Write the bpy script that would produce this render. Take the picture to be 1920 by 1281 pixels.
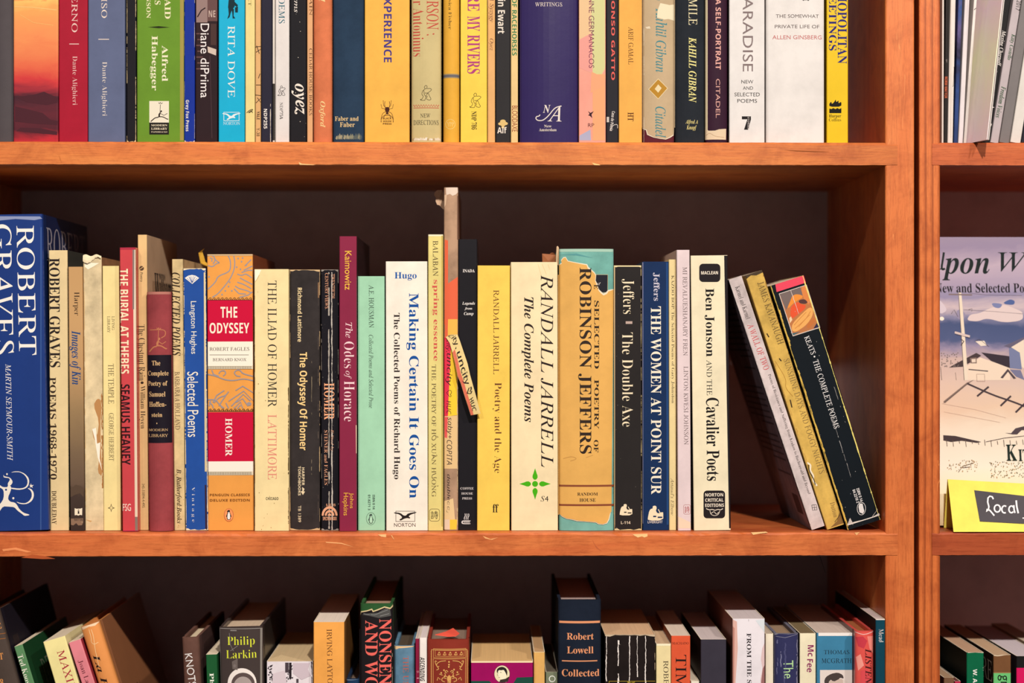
import bpy, bmesh, math, random
from math import sin, cos, tan, atan, pi, sqrt
from mathutils import Vector, Matrix
from mathutils.geometry import tessellate_polygon
for o in list(bpy.data.objects): bpy.data.objects.remove(o)
SC = bpy.context.scene
COL = SC.collection
random.seed(7)

# ---------------------------------------------------------------- camera
FPX = 3537.0                       # focal length in photo pixels (1920 wide)
CX, CY = 960.0, 640.5
CAM = Vector((0.0, -1.45, 1.45))
YAW = atan(40.0 / FPX)             # the camera looks a little to the right of the shelf's normal
cd = bpy.data.cameras.new('camera'); cd.sensor_width = 36.0; cd.lens = 36.0 * FPX / 1920.0
cd.clip_start = 0.05; cd.clip_end = 50
cam = bpy.data.objects.new('camera', cd); COL.objects.link(cam)
cam.location = CAM; cam.rotation_euler = (pi / 2, 0, -YAW)
cd.dof.use_dof = True; cd.dof.focus_distance = 1.462; cd.dof.aperture_fstop = 3.5
SC.camera = cam

# ---------------------------------------------------------------- world, lamps, exposure
w = bpy.data.worlds.new('room_light'); SC.world = w; w.use_nodes = True
w.node_tree.nodes['Background'].inputs[0].default_value = (1.0, 0.90, 0.84, 1)
w.node_tree.nodes['Background'].inputs[1].default_value = 0.18
def spot(name, loc, target, power, ang, size, col):
    l = bpy.data.lights.new(name, 'SPOT'); l.energy = power; l.spot_size = ang; l.spot_blend = 0.9
    l.shadow_soft_size = size; l.color = col
    o = bpy.data.objects.new(name, l); COL.objects.link(o); o.location = loc
    o.rotation_euler = (Vector(target) - Vector(loc)).to_track_quat('-Z', 'Y').to_euler()
    return o
WARM = (1.0, 0.93, 0.85)
spot('ceiling_spot', (-0.80, -1.62, 2.62), (-0.50, 0, 1.40), 46, 0.80, 0.035, WARM)
spot('ceiling_spot', (0.24, -1.62, 2.62), (0.14, 0, 1.55), 140, 1.12, 0.035, WARM)
spot('ceiling_spot', (1.10, -1.62, 2.62), (0.42, 0, 1.45), 62, 1.2, 0.035, WARM)
SC.view_settings.view_transform = 'Standard'; SC.view_settings.look = 'None'
SC.view_settings.gamma = 1.0; SC.view_settings.use_curve_mapping = False
SC.view_settings.exposure = 0.22
EF = {'T': 1.45, 'M': 1.20, 'B': 1.04}     # how brightly each row is lit: photo colour -> surface colour

# ---------------------------------------------------------------- geometry helpers
def at(px, py, Y):
    """the point at depth Y seen at pixel (px, py)"""
    d = Vector(((px - CX) / FPX, 1.0, (CY - py) / FPX))
    d = Matrix.Rotation(-YAW, 3, 'Z') @ d
    return CAM + d * ((Y - CAM.y) / d.y)
def proj(p):
    d = Matrix.Rotation(YAW, 3, 'Z') @ (Vector(p) - CAM)
    return (CX + FPX * d.x / d.y, CY - FPX * d.z / d.y)
def s2l(c): return c / 12.92 if c <= 0.04045 else ((c + 0.055) / 1.055) ** 2.4
TINT = (1.0, 1.02, 0.96)
def C(h, E=1.0):
    v = [s2l(int(h[i:i + 2], 16) / 255.0) / E / TINT[i // 2] for i in (0, 2, 4)]
    m = max(v)
    if m > 0.86: v = [x * 0.86 / m if x > 0.86 else x for x in v]
    return tuple(max(x, 0.003) for x in v)

# ---------------------------------------------------------------- materials
MATS = {}
def newmat(name):
    m = bpy.data.materials.new(name); m.use_nodes = True
    nt = m.node_tree; return m, nt, nt.nodes['Principled BSDF']
def N(nt, typ, **kw):
    n = nt.nodes.new(typ)
    for k, v in kw.items(): setattr(n, k, v)
    return n
def mapping(nt, scale, coord='Object'):
    tc = N(nt, 'ShaderNodeTexCoord'); mp = N(nt, 'ShaderNodeMapping'); mp.inputs['Scale'].default_value = scale
    nt.links.new(tc.outputs[coord], mp.inputs[0]); return mp.outputs[0]
def noise(nt, vec, scale, detail=4, rough=0.55, dist=0.0):
    n = N(nt, 'ShaderNodeTexNoise'); n.inputs['Scale'].default_value = scale; n.inputs['Detail'].default_value = detail
    n.inputs['Roughness'].default_value = rough; n.inputs['Distortion'].default_value = dist
    nt.links.new(vec, n.inputs['Vector']); return n.outputs['Fac']
def ramp(nt, fac, stops):
    r = N(nt, 'ShaderNodeValToRGB'); e = r.color_ramp.elements
    while len(e) < len(stops): e.new(0.5)
    for el, (p, c) in zip(e, stops): el.position = p; el.color = (c[0], c[1], c[2], 1)
    nt.links.new(fac, r.inputs[0]); return r.outputs[0]
def mathn(nt, op, a, b):
    n = N(nt, 'ShaderNodeMath', operation=op)
    for i, x in enumerate((a, b)):
        if isinstance(x, (int, float)): n.inputs[i].default_value = x
        else: nt.links.new(x, n.inputs[i])
    return n.outputs[0]
def mixc(nt, a, b, fac, mode='MIX'):
    n = N(nt, 'ShaderNodeMix', data_type='RGBA', blend_type=mode)
    for s, x in ((n.inputs[0], fac), (n.inputs[6], a), (n.inputs[7], b)):
        if isinstance(x, (int, float)): s.default_value = x
        elif isinstance(x, tuple): s.default_value = (x[0], x[1], x[2], 1)
        else: nt.links.new(x, s)
    return n.outputs[2]
def bump(nt, bs, h, strength, dist=0.0005):
    b = N(nt, 'ShaderNodeBump'); b.inputs['Strength'].default_value = strength; b.inputs['Distance'].default_value = dist
    nt.links.new(h, b.inputs['Height']); nt.links.new(b.outputs[0], bs.inputs['Normal'])
def paper(h, E, kind='paper'):
    """printed card, cloth, gloss laminate or plain ink"""
    key = (h, E, kind)
    if key in MATS: return MATS[key]
    c = C(h, E); m, nt, bs = newmat(kind + '_' + h)
    bs.inputs['Specular IOR Level'].default_value = 0.10
    if kind == 'ink':
        bs.inputs['Base Color'].default_value = (*c, 1); bs.inputs['Roughness'].default_value = 0.6
    else:
        v = mapping(nt, (1, 1, 1))
        a = noise(nt, v, 38, 5, 0.65); f = noise(nt, v, 900, 2, 0.6)
        amt = {'paper': 0.16, 'cloth': 0.35, 'gloss': 0.10, 'worn': 0.5}[kind]
        k = ramp(nt, a, [(0.25, (1 - amt,) * 3), (0.6, (1, 1, 1))])
        col = mixc(nt, (*c,), k, 1.0, 'MULTIPLY')
        nt.links.new(col, bs.inputs['Base Color'])
        if kind == 'cloth':
            wv = N(nt, 'ShaderNodeTexWave'); wv.inputs['Scale'].default_value = 900; wv.bands_direction = 'X'
            w2 = N(nt, 'ShaderNodeTexWave'); w2.inputs['Scale'].default_value = 700; w2.bands_direction = 'Z'
            nt.links.new(v, wv.inputs[0]); nt.links.new(v, w2.inputs[0])
            hgt = mathn(nt, 'ADD', wv.outputs['Fac'], w2.outputs['Fac'])
            bump(nt, bs, mathn(nt, 'ADD', hgt, f), 0.3, 0.00015); bs.inputs['Roughness'].default_value = 0.8
        elif kind == 'gloss':
            bs.inputs['Roughness'].default_value = 0.30; bs.inputs['Specular IOR Level'].default_value = 0.28
            bump(nt, bs, a, 0.06, 0.002)
        else:
            bs.inputs['Roughness'].default_value = 0.55; bump(nt, bs, f, 0.12, 0.0002)
    MATS[key] = m; return m
def printed(E, axis, stops, nsc=30, namt=0.1, stretch=(1, 1, 1), rough=0.45):
    """a printed picture: colour bands along one axis of the object, broken up by noise"""
    m, nt, bs = newmat('printed_picture')
    tc = N(nt, 'ShaderNodeTexCoord'); sx = N(nt, 'ShaderNodeSeparateXYZ'); nt.links.new(tc.outputs['Generated'], sx.inputs[0])
    v = mapping(nt, stretch)
    n = noise(nt, v, nsc, 6, 0.6, 0.8)
    f = mathn(nt, 'ADD', sx.outputs['XYZ'.index(axis)], mathn(nt, 'MULTIPLY', mathn(nt, 'SUBTRACT', n, 0.5), namt * 2))
    nt.links.new(ramp(nt, f, [(p, C(c, E)) for p, c in stops]), bs.inputs['Base Color'])
    bs.inputs['Roughness'].default_value = rough; bs.inputs['Specular IOR Level'].default_value = 0.12
    return m
def pages(h, E):
    key = (h, E, 'pages')
    if key in MATS: return MATS[key]
    c = C(h, E); m, nt, bs = newmat('page_edges'); v = mapping(nt, (2600, 12, 12)); n = noise(nt, v, 1.0, 3, 0.6)
    d = tuple(x * 0.84 for x in c)
    nt.links.new(ramp(nt, n, [(0.25, d), (0.65, c)]), bs.inputs['Base Color'])
    bs.inputs['Roughness'].default_value = 0.9; bs.inputs['Specular IOR Level'].default_value = 0.1
    MATS[key] = m; return m
def wood(name, axis, light, mid, dark, rings=0.0, seed=0.0, ring_dark=0.5):
    m, nt, bs = newmat(name)
    ln, ac = 1.0, 14.0
    sc = [ac, ac, ac]; sc['XYZ'.index(axis)] = ln
    tc = N(nt, 'ShaderNodeTexCoord'); mp = N(nt, 'ShaderNodeMapping'); mp.inputs['Scale'].default_value = sc
    mp.inputs['Location'].default_value = (seed, seed * 1.7, seed * 0.6)
    nt.links.new(tc.outputs['Object'], mp.inputs[0]); v = mp.outputs[0]
    big = noise(nt, v, 2.2, 5, 0.6, 0.6)
    fib = noise(nt, v, 62, 6, 0.75, 0.2)
    blot = noise(nt, mapping(nt, (1, 1, 1)), 26, 7, 0.68, 0.6)
    col = ramp(nt, big, [(0.28, C(dark)), (0.5, C(mid)), (0.72, C(light))])
    k = ramp(nt, fib, [(0.30, (0.60, 0.50, 0.44)), (0.52, (1, 1, 1))])
    col = mixc(nt, col, k, 0.8, 'MULTIPLY')
    b2 = ramp(nt, blot, [(0.32, (0.66, 0.54, 0.50)), (0.54, (1, 1, 1))])
    col = mixc(nt, col, b2, 0.8, 'MULTIPLY')
    col = mixc(nt, col, (0.80, 0.73, 0.66), 1.0, 'MULTIPLY')
    if rings:
        wv = N(nt, 'ShaderNodeTexWave'); wv.bands_direction = 'X'; wv.wave_profile = 'SAW'
        wv.inputs['Scale'].default_value = rings; wv.inputs['Distortion'].default_value = 3.2
        wv.inputs['Detail'].default_value = 1.5; wv.inputs['Detail Scale'].default_value = 0.35
        m3 = mapping(nt, (1, 1, 0.055)); nt.links.new(m3, wv.inputs[0])
        r = ramp(nt, wv.outputs['Fac'], [(0.0, (1, 1, 1)), (0.45, (1, 0.97, 0.95)), (0.86, (ring_dark, ring_dark * 0.8, ring_dark * 0.7)), (1.0, (1, 1, 1))])
        col = mixc(nt, col, r, 0.95, 'MULTIPLY')
    # pale scratches
    sc2 = noise(nt, mapping(nt, (60, 60, 9) if axis != 'X' else (9, 60, 60)), 3.0, 2, 0.5, 2.5)
    s = ramp(nt, sc2, [(0.735, (0, 0, 0)), (0.76, (1, 1, 1))])
    col = mixc(nt, col, C(light), mathn(nt, 'MULTIPLY', s, 0.5))
    nt.links.new(col, bs.inputs['Base Color'])
    bs.inputs['Roughness'].default_value = 0.42; bs.inputs['Specular IOR Level'].default_value = 0.3
    bump(nt, bs, fib, 0.15, 0.0006)
    return m

# ---------------------------------------------------------------- objects
def tag(o, label, cat, group=None, kind=None):
    if label: o['label'] = label
    if cat: o['category'] = cat
    if group: o['group'] = group
    if kind: o['kind'] = kind
    return o
def empty(name, loc, rot=(0, 0, 0)):
    o = bpy.data.objects.new(name, None); COL.objects.link(o); o.location = loc; o.rotation_euler = rot
    o.empty_display_size = 0.02; return o
class MB:
    """collects polygons with material slots; build() links them as ONE mesh object"""
    def __init__(s): s.v = []; s.f = []; s.m = []; s.mats = []
    def slot(s, m):
        if m not in s.mats: s.mats.append(m)
        return s.mats.index(m)
    def add(s, vs, fs, m):
        b = len(s.v); s.v += [tuple(v) for v in vs]; k = s.slot(m)
        for f in fs: s.f.append([b + i for i in f]); s.m.append(k)
    def box(s, x0, x1, y0, y1, z0, z1, m):
        v = [(x, y, z) for x in (x0, x1) for y in (y0, y1) for z in (z0, z1)]
        s.add(v, [(0, 1, 3, 2), (4, 6, 7, 5), (0, 4, 5, 1), (2, 3, 7, 6), (0, 2, 6, 4), (1, 5, 7, 3)], m)
    def build(s, name, parent=None, bevel=0):
        me = bpy.data.meshes.new(name); me.from_pydata(s.v, [], s.f)
        for m in s.mats: me.materials.append(m)
        me.polygons.foreach_set('material_index', s.m); me.update()
        o = bpy.data.objects.new(name, me); COL.objects.link(o)
        if parent: o.parent = parent
        if bevel:
            b = o.modifiers.new('bevel', 'BEVEL'); b.width = bevel; b.segments = 2; b.limit_method = 'ANGLE'
        return o

# ---------------------------------------------------------------- lettering (Blender's own built-in typeface and its serif, italic and script letters)
FB = {'b': (0x1D400, 0x1D7CE), 's': (0x1D400, 0x1D7CE), 'i': (0x1D434, 0), 'bi': (0x1D468, 0x1D7CE), 'sc': (0x1D4D0, 0),
      'xb': (0x1D5D4, 0x1D7EC), 'xi': (0x1D608, 0), 'xbi': (0x1D63C, 0x1D7EC), 'tt': (0x1D670, 0x1D7F6), 'x': (0, 0)}
OFF = {'s': -0.015, 'b': 0, 'x': 0}
GLY = {}
def glyphs(text, font):
    """vertices (unit box), faces of a line of lettering"""
    if (text, font) in GLY: return GLY[(text, font)]
    base, dig = FB[font]; out = ''
    caps = font == 's' and text.upper() == text      # upright capitals: the italic set straightened
    if caps: base = 0x1D434
    for ch in text:
        if base and 'A' <= ch <= 'Z': out += chr(base + ord(ch) - 65)
        elif base and 'a' <= ch <= 'z': out += '\u210e' if (font == 'i' and ch == 'h') else chr(base + 26 + ord(ch) - 97)
        elif dig and ch.isdigit(): out += chr(dig + ord(ch) - 48)
        else: out += ch
    cu = bpy.data.curves.new('t', 'FONT'); cu.body = out; cu.resolution_u = 3; cu.offset = 0 if caps else OFF.get(font, 0); cu.fill_mode = 'FRONT'
    ob = bpy.data.objects.new('t', cu)
    me = ob.to_mesh()
    vs = [tuple(v.co) for v in me.vertices]; fs = [tuple(p.vertices) for p in me.polygons]
    ob.to_mesh_clear(); bpy.data.objects.remove(ob); bpy.data.curves.remove(cu)
    if caps: vs = [(x - .262 * y, y, z) for x, y, z in vs]
    if not vs: r = ([], [])
    else:
        x0 = min(v[0] for v in vs); x1 = max(v[0] for v in vs); y0 = min(v[1] for v in vs); y1 = max(v[1] for v in vs)
        r = ([((v[0] - x0) / (x1 - x0 or 1), (v[1] - y0) / (y1 - y0 or 1)) for v in vs], fs)
    GLY[(text, font)] = r; return r

# ---------------------------------------------------------------- the zoomed frame in which a row's details are measured: photo px = offset + value / scale
ZO = [0.0, 0.0, 1.0]
def Z(ox=0, oy=0, s=1.0): ZO[:] = [ox, oy, s]
def zp(x, y): return (ZO[0] + x / ZO[2], ZO[1] + y / ZO[2])

# ---------------------------------------------------------------- books
SHELF = {}
BOOKS = []
class Book:
    """a book whose spine is seen at the photo corners TL (x,y), TR x and foot-left x; its local frame is (u across, v down) in photo px"""
    def __init__(s, row, name, xl, yt, xr, col, label, xb=None, d=0.14, back=None, kind='paper', sag=None, side=None,
                 page='e8d8b8', wear=None, ang=None, mat=None, cat='book', group=None, E=None):
        hard = name == 'hardcover_book'
        s.row = row; s.name = name; s.col = col; s.label = label; s.d = d; s.kind = kind; s.hard = hard
        s.Y = back if back is not None else random.uniform(0.014, 0.020)
        if row == 'T' and back is None: s.Y = 0.010
        s.E = E or EF[row]; s.side = side; s.page = page; s.wear = wear; s.mat = mat; s.cat = cat; s.group = group
        s.sag = sag if sag is not None else (0.0022 if hard else 0.0)
        (xl, yt), (xr, _) = zp(xl, yt), zp(xr, yt)
        if xb is not None: xb = zp(xb, 0)[0]
        zs = SHELF[row]
        p = at(xl, yt, s.Y)
        s.k = (at(xl + 100, yt, s.Y) - at(xl, yt, s.Y)).x / 100.0
        yb = proj((p.x, s.Y, zs))[1]
        if ang is not None: s.a = math.radians(ang)
        elif xb is not None: s.a = atan((xb - xl) / (yb - yt))
        else: s.a = 0.0
        gap = 0.5
        s.xl, s.yt = xl + gap / 2, yt
        s.W = (xr - xl - gap) * cos(s.a)
        if s.a >= 0: s.H = (yb - yt) / cos(s.a)
        else: s.H = (yb - yt - s.W * sin(-s.a)) / cos(s.a)
        s.items = []; s.sides = []; s.n = 0; s.extra = []
        BOOKS.append(s)
    # frames
    def loc(s, px, py):
        dx, dy = px - s.xl, py - s.yt
        return (dx * cos(s.a) - dy * sin(s.a), dx * sin(s.a) + dy * cos(s.a))
    def put(s, pts, fs, col, lift=None):
        s.n += 1; s.items.append((pts, fs, col, 0.00006 + 0.0000016 * s.n if lift is None else lift)); return s
    # items, measured in the current zoomed frame
    def t(s, text, x0, y0, x1, y1, font, col, r=1):
        """lettering filling the box; r=1 runs down the spine, r=0 across it"""
        (ax, ay), (bx, by) = zp(x0, y0), zp(x1, y1)
        cu, cv = s.loc((ax + bx) / 2, (ay + by) / 2); du, dv = abs(bx - ax), abs(by - ay)
        vs, fs = glyphs(text, font)
        if r == 1: pts = [(cu - du / 2 + y * du, cv - dv / 2 + x * dv) for x, y in vs]
        else: pts = [(cu - du / 2 + x * du, cv + dv / 2 - y * dv) for x, y in vs]
        return s.put(pts, fs, col)
    def tl(s, text, x0, y0, x1, y1, h, font, col):
        """lettering along a slanted line of the photo, h tall"""
        u0, v0 = s.loc(*zp(x0, y0)); u1, v1 = s.loc(*zp(x1, y1)); h = h / ZO[2]
        L = sqrt((u1 - u0) ** 2 + (v1 - v0) ** 2); ex = ((u1 - u0) / L, (v1 - v0) / L); ey = (ex[1], -ex[0])
        vs, fs = glyphs(text, font)
        return s.put([(u0 + ex[0] * x * L + ey[0] * (y - .5) * h, v0 + ex[1] * x * L + ey[1] * (y - .5) * h) for x, y in vs], fs, col)
    def p(s, pts, col, sm=False):
        if sm or len(pts) >= 11: pts = chaikin(pts, True, 2 if sm else 1)
        q = [s.loc(*zp(x, y)) for x, y in pts]
        tri = tessellate_polygon([[Vector((a, b, 0)) for a, b in q]])
        return s.put(q, [tuple(t) for t in tri], col)
    def r(s, x0, y0, x1, y1, col): return s.p([(x0, y0), (x1, y0), (x1, y1), (x0, y1)], col)
    def band(s, y0, y1, col, m=0.15):
        v0, v1 = zp(0, y0)[1] - s.yt, zp(0, y1)[1] - s.yt
        n = 8; q = []; f = []
        for i in range(n + 1):
            u = m + (s.W - 2 * m) * i / n; q += [(u, v0), (u, v1)]
            if i: f.append((2 * i - 2, 2 * i, 2 * i + 1, 2 * i - 1))
        return s.put(q, f, col)
    def e(s, cx, cy, rx, ry, col, n=20, a0=0, a1=2 * pi):
        return s.p([(cx + rx * cos(a0 + (a1 - a0) * i / n), cy + ry * sin(a0 + (a1 - a0) * i / n)) for i in range(n if a1 - a0 > 6.2 else n + 1)], col)
    def l(s, pts, wd, col, close=False):
        if 4 <= len(pts) < 20 and not close: pts = chaikin(pts, False, 2)
        q = [s.loc(*zp(x, y)) for x, y in pts]; wd = wd / ZO[2] / 2
        if close: q = q + [q[0]]
        vs, fs = [], []
        for i in range(len(q)):
            a = q[max(i - 1, 0)]; b = q[min(i + 1, len(q) - 1)]
            L = sqrt((b[0] - a[0]) ** 2 + (b[1] - a[1]) ** 2) or 1
            nx, ny = -(b[1] - a[1]) / L * wd, (b[0] - a[0]) / L * wd
            vs += [(q[i][0] + nx, q[i][1] + ny), (q[i][0] - nx, q[i][1] - ny)]
            if i: fs.append((2 * i - 2, 2 * i - 1, 2 * i + 1, 2 * i))
        return s.put(vs, fs, col)
    def box(s, x0, y0, x1, y1, wd, col, rad=0):
        if rad: return s.l(rrect(x0, y0, x1, y1, rad), wd, col, True)
        h = wd / 2
        s.r(x0 - h, y0 - h, x1 + h, y0 + h, col); s.r(x0 - h, y1 - h, x1 + h, y1 + h, col)
        s.r(x0 - h, y0, x0 + h, y1, col); return s.r(x1 - h, y0, x1 + h, y1, col)
    def crack(s, u, v0, v1, wd, col, gap=0.2, jit=0.3):
        """a ragged crease down the spine; u, v are fractions of width and height"""
        v = v0 * s.H; uu = u * s.W
        while v < v1 * s.H:
            n = int(random.choice((2, 3, 5, 9, 16, 30))); vs, fs = [], []; rw, cc = random.uniform(.3, .8), 0.0
            if random.random() > gap:
                for i in range(n + 1):
                    rw = min(max(rw + random.uniform(-.16, .16), .3), 1.0); cc = min(max(cc + random.uniform(-.5, .5) * jit, -jit), jit)
                    w_ = wd * rw * (0.25 if i in (0, n) and gap > .12 else 1); c = uu + cc; vs += [(c - w_ / 2, v + i * 1.6), (c + w_ / 2, v + i * 1.6)]
                    if i: fs.append((2 * i - 2, 2 * i, 2 * i + 1, 2 * i - 1))
                vs = [(min(max(a, 0.05), s.W - 0.05), min(b, s.H - .1)) for a, b in vs]
                s.put(vs, fs, col)
            v += n * 1.6 + (random.uniform(0, 26) * random.random() if gap > 0.3 else 0 if gap < .12 else random.uniform(0, 4) * random.random())
        return s
    def specks(s, n, col, size=1.2):
        for _ in range(n):
            u, v = random.uniform(.5, s.W - .5), s.H * (1 - random.random() ** 1.6); q = random.uniform(.3, 1) * size / 2
            pts = [(u + q * random.uniform(.4, 1) * cos(a), v + q * 1.4 * random.uniform(.4, 1) * sin(a)) for a in (0, 1.2, 2.4, 3.6, 4.9)]
            s.put(pts, [(0, 1, 2, 3, 4)], col)
        return s
    def edges(s, col, wd=1.4, gap=0.35):
        s.crack(wd / 2 / s.W, 0.0, 1, wd, col, gap, .15); s.crack(1 - wd / 2 / s.W, 0.0, 1, wd, col, gap, .15)
        for v in (0.0, 1.0):      # rubbed head and foot of the spine
            n = 10; top = v == 0; q, f = [], []
            for i in range(n + 1):
                u = .3 + (s.W - .6) * i / n; hgt = random.uniform(.3, 2.2) + (2.0 if i in (0, 1, n - 1, n) else 0)
                q += [(u, .05 if top else s.H - .05), (u, hgt if top else s.H - hgt)]
                if i: f.append((2 * i - 2, 2 * i, 2 * i + 1, 2 * i - 1))
            s.put(q, f, col)
        return s
    # printing on the board that faces right ('R') or left ('L'): d mm from the spine, v mm from the head
    def side_t(s, text, d0, v0, d1, v1, font, col, which='R'):
        vs, fs = glyphs(text, font)
        s.sides.append(([(d0 + x * (d1 - d0), v1 + y * (v0 - v1)) for x, y in vs], fs, col, which)); return s
    def side_r(s, d0, v0, d1, v1, col, which='R'):
        s.sides.append(([(d0, v0), (d1, v0), (d1, v1), (d0, v1)], [(0, 1, 2, 3)], col, which)); return s
    # geometry
    def prof(s, u):
        """how far the spine stands forward at u (0..W px) - metres, negative = towards the room"""
        x = min(max(u / s.W, 0), 1); w_ = s.W * s.k
        rad = min(0.0009, w_ * .2) if not s.hard else min(0.0018, w_ * .2)
        e = min(x, 1 - x) * w_
        y = -s.sag * (1 - (2 * x - 1) ** 2)
        if e < rad: y += rad - sqrt(max(rad * rad - (rad - e) ** 2, 0))
        return y
    def build(s):
        k, W, H = s.k, s.W * s.k, s.H * s.k
        p = at(s.xl + s.H * sin(s.a), s.yt + s.H * cos(s.a), s.Y)
        z = SHELF[s.row] + 0.0003
        if s.a < 0: z += W * sin(-s.a)
        root = empty(s.name, (p.x, s.Y, z), (0, -s.a, 0)); s.root = root
        tag(root, s.label, s.cat, s.group or GROUP[s.row])
        main = s.mat or paper(s.col, s.E, s.kind)
        sidem = paper(s.side, s.E, s.kind) if s.side else main
        D = s.d; t = 0.0024 if s.hard else 0.0005
        t = min(t, W * .22)
        mb = MB(); out = []
        out.append((0, D))
        if s.hard: out += [(0, .012), (.0007, .009), (.0007, .007)]
        n = 16 if W > .006 else 8
        e0 = s.prof(0)
        out.append((0, max(e0, .0003) + (.003 if s.hard else 0)))
        i0 = len(out) - 1
        for i in range(n + 1):
            x = (1 - cos(pi * i / n)) / 2 * s.W
            out.append((x * k, s.prof(x)))
        out.append((W, max(e0, .0003) + (.003 if s.hard else 0))); i1 = len(out) - 1
        if s.hard: out += [(W - .0007, .007), (W - .0007, .009), (W, .012)]
        out.append((W, D))
        inn = []
        for j, (x, y) in enumerate(out):
            xi = min(max(x, t), W - t)
            yi = y if j in (0, len(out) - 1) else max(y + t, t)
            if i0 <= j <= i1: yi = max(t, y + t)
            inn.append((xi, yi))
        L = len(out)
        vs = [(x, y, zz) for zz in (0, H) for x, y in out] + [(x, y, zz) for zz in (0, H) for x, y in inn]
        O0, O1, I0, I1 = 0, L, 2 * L, 3 * L
        fa, fb, fc = [], [], []
        for j in range(L - 1):
            q = (O0 + j, O0 + j + 1, O1 + j + 1, O1 + j)
            (fa if i0 <= j < i1 else fb).append(q)
            fc += [(I0 + j + 1, I0 + j, I1 + j, I1 + j + 1), (O1 + j, O1 + j + 1, I1 + j + 1, I1 + j), (O0 + j + 1, O0 + j, I0 + j, I0 + j + 1)]
        for j in (0, L - 1): fc.append((O0 + j, I0 + j, I1 + j, O1 + j))
        mb.add(vs, fa, main); mb.add(vs, fb, sidem)
        edge = paper('f2e6c8', s.E) if not s.hard else main
        mb.add(vs, fc, edge if s.wear is None else paper(s.wear, s.E))
        s.paint(mb, s.items)
        for pts, fs, col, which in s.sides:
            x = W + .00015 if which == 'R' else -.00015
            mb.add([(x, d / 1000.0, H - v / 1000.0) for d, v in pts], fs, paper(col, s.E, 'ink'))
        cov = mb.build('cover', root)
        # page block
        pg = MB(); g = .003 if s.hard else 0.0003; ins = .0035 if s.hard else .0006; fr = .0025 if s.hard else .0012
        pm = pages(s.page, s.E)
        if s.hard:
            n = 8; prof = [(t + .0002 + (W - 2 * t - .0004) * i / n, fr - s.sag * .5 * (1 - (2 * i / n - 1) ** 2)) for i in range(n + 1)]
            prof += [(t + .0002 + (W - 2 * t - .0004) * i / n, D - ins - .004 * (1 - (2 * i / n - 1) ** 2)) for i in range(n, -1, -1)]
        else:
            prof = [(t + .0001, fr), (W - t - .0001, fr), (W - t - .0001, D - ins), (t + .0001, D - ins)]
        m_ = len(prof)
        zb = .003 if s.hard else .0
        vs = [(x, y, zz) for zz in (zb, H - g) for x, y in prof]
        pg.add(vs, [(j, (j + 1) % m_, m_ + (j + 1) % m_, m_ + j) for j in range(m_)] + [tuple(range(m_, 2 * m_)), tuple(range(m_ - 1, -1, -1))], pm)
        pg.build('page_block', root)
        for fn in s.extra: fn(s, root)
        return root
    def paint(s, mb, items):
        for pts, fs, col, lift in items:
            pts = [(min(max(a, .02), s.W - .02), min(max(c, .02), s.H - .02)) for a, c in pts]
            if pts:      # cut into strips so that print follows the round of the spine
                us = [p_[0] for p_ in pts]; n = 18; lo, hi = min(us), max(us)
                wm = s.W * s.k; rd = min(.0018 if s.hard else .0009, wm * .2) / s.k
                cuts = [c for f_ in (.15, .4, .7, 1.0) for c in (rd * f_, s.W - rd * f_) if lo < c < hi]
                if s.sag > 0.0003: cuts += [s.W * i / n for i in range(1, n) if lo < s.W * i / n < hi]
                if cuts:
                    bm = bmesh.new(); bv = [bm.verts.new((a, c, 0)) for a, c in pts]
                    for f in fs:
                        try: bm.faces.new([bv[i] for i in f])
                        except ValueError: pass
                    for c in cuts: bmesh.ops.bisect_plane(bm, geom=bm.verts[:] + bm.edges[:] + bm.faces[:], plane_co=(c, 0, 0), plane_no=(1, 0, 0))
                    bm.verts.index_update(); pts = [(q.co.x, q.co.y) for q in bm.verts]; fs = [tuple(q.index for q in f.verts) for f in bm.faces]; bm.free()
            m = col if not isinstance(col, str) else paper(col, s.E, 'ink')
            mb.add([(u * s.k, s.prof(u) - lift, (s.H - v) * s.k) for u, v in pts], fs, m)
def chaikin(pts, closed, n=1):
    for _ in range(n):
        out = [] if closed else [pts[0]]
        for i in range(len(pts) if closed else len(pts) - 1):
            a, c = pts[i], pts[(i + 1) % len(pts)]
            out += [(a[0] * .78 + c[0] * .22, a[1] * .78 + c[1] * .22), (a[0] * .22 + c[0] * .78, a[1] * .22 + c[1] * .78)]
        pts = out if closed else out + [pts[-1]]
    return pts
def rrect(x0, y0, x1, y1, r, n=5):
    pts = []
    for cx, cy, a in ((x1 - r, y0 + r, -pi / 2), (x1 - r, y1 - r, 0), (x0 + r, y1 - r, pi / 2), (x0 + r, y0 + r, pi)):
        pts += [(cx + r * cos(a + pi / 2 * i / n), cy + r * sin(a + pi / 2 * i / n)) for i in range(n + 1)]
    return pts
GROUP = {'T': 'books standing on the top shelf', 'M': 'books standing on the middle shelf', 'B': 'books standing on the bottom shelf'}
PB, HC = 'paperback_book', 'hardcover_book'

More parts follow.
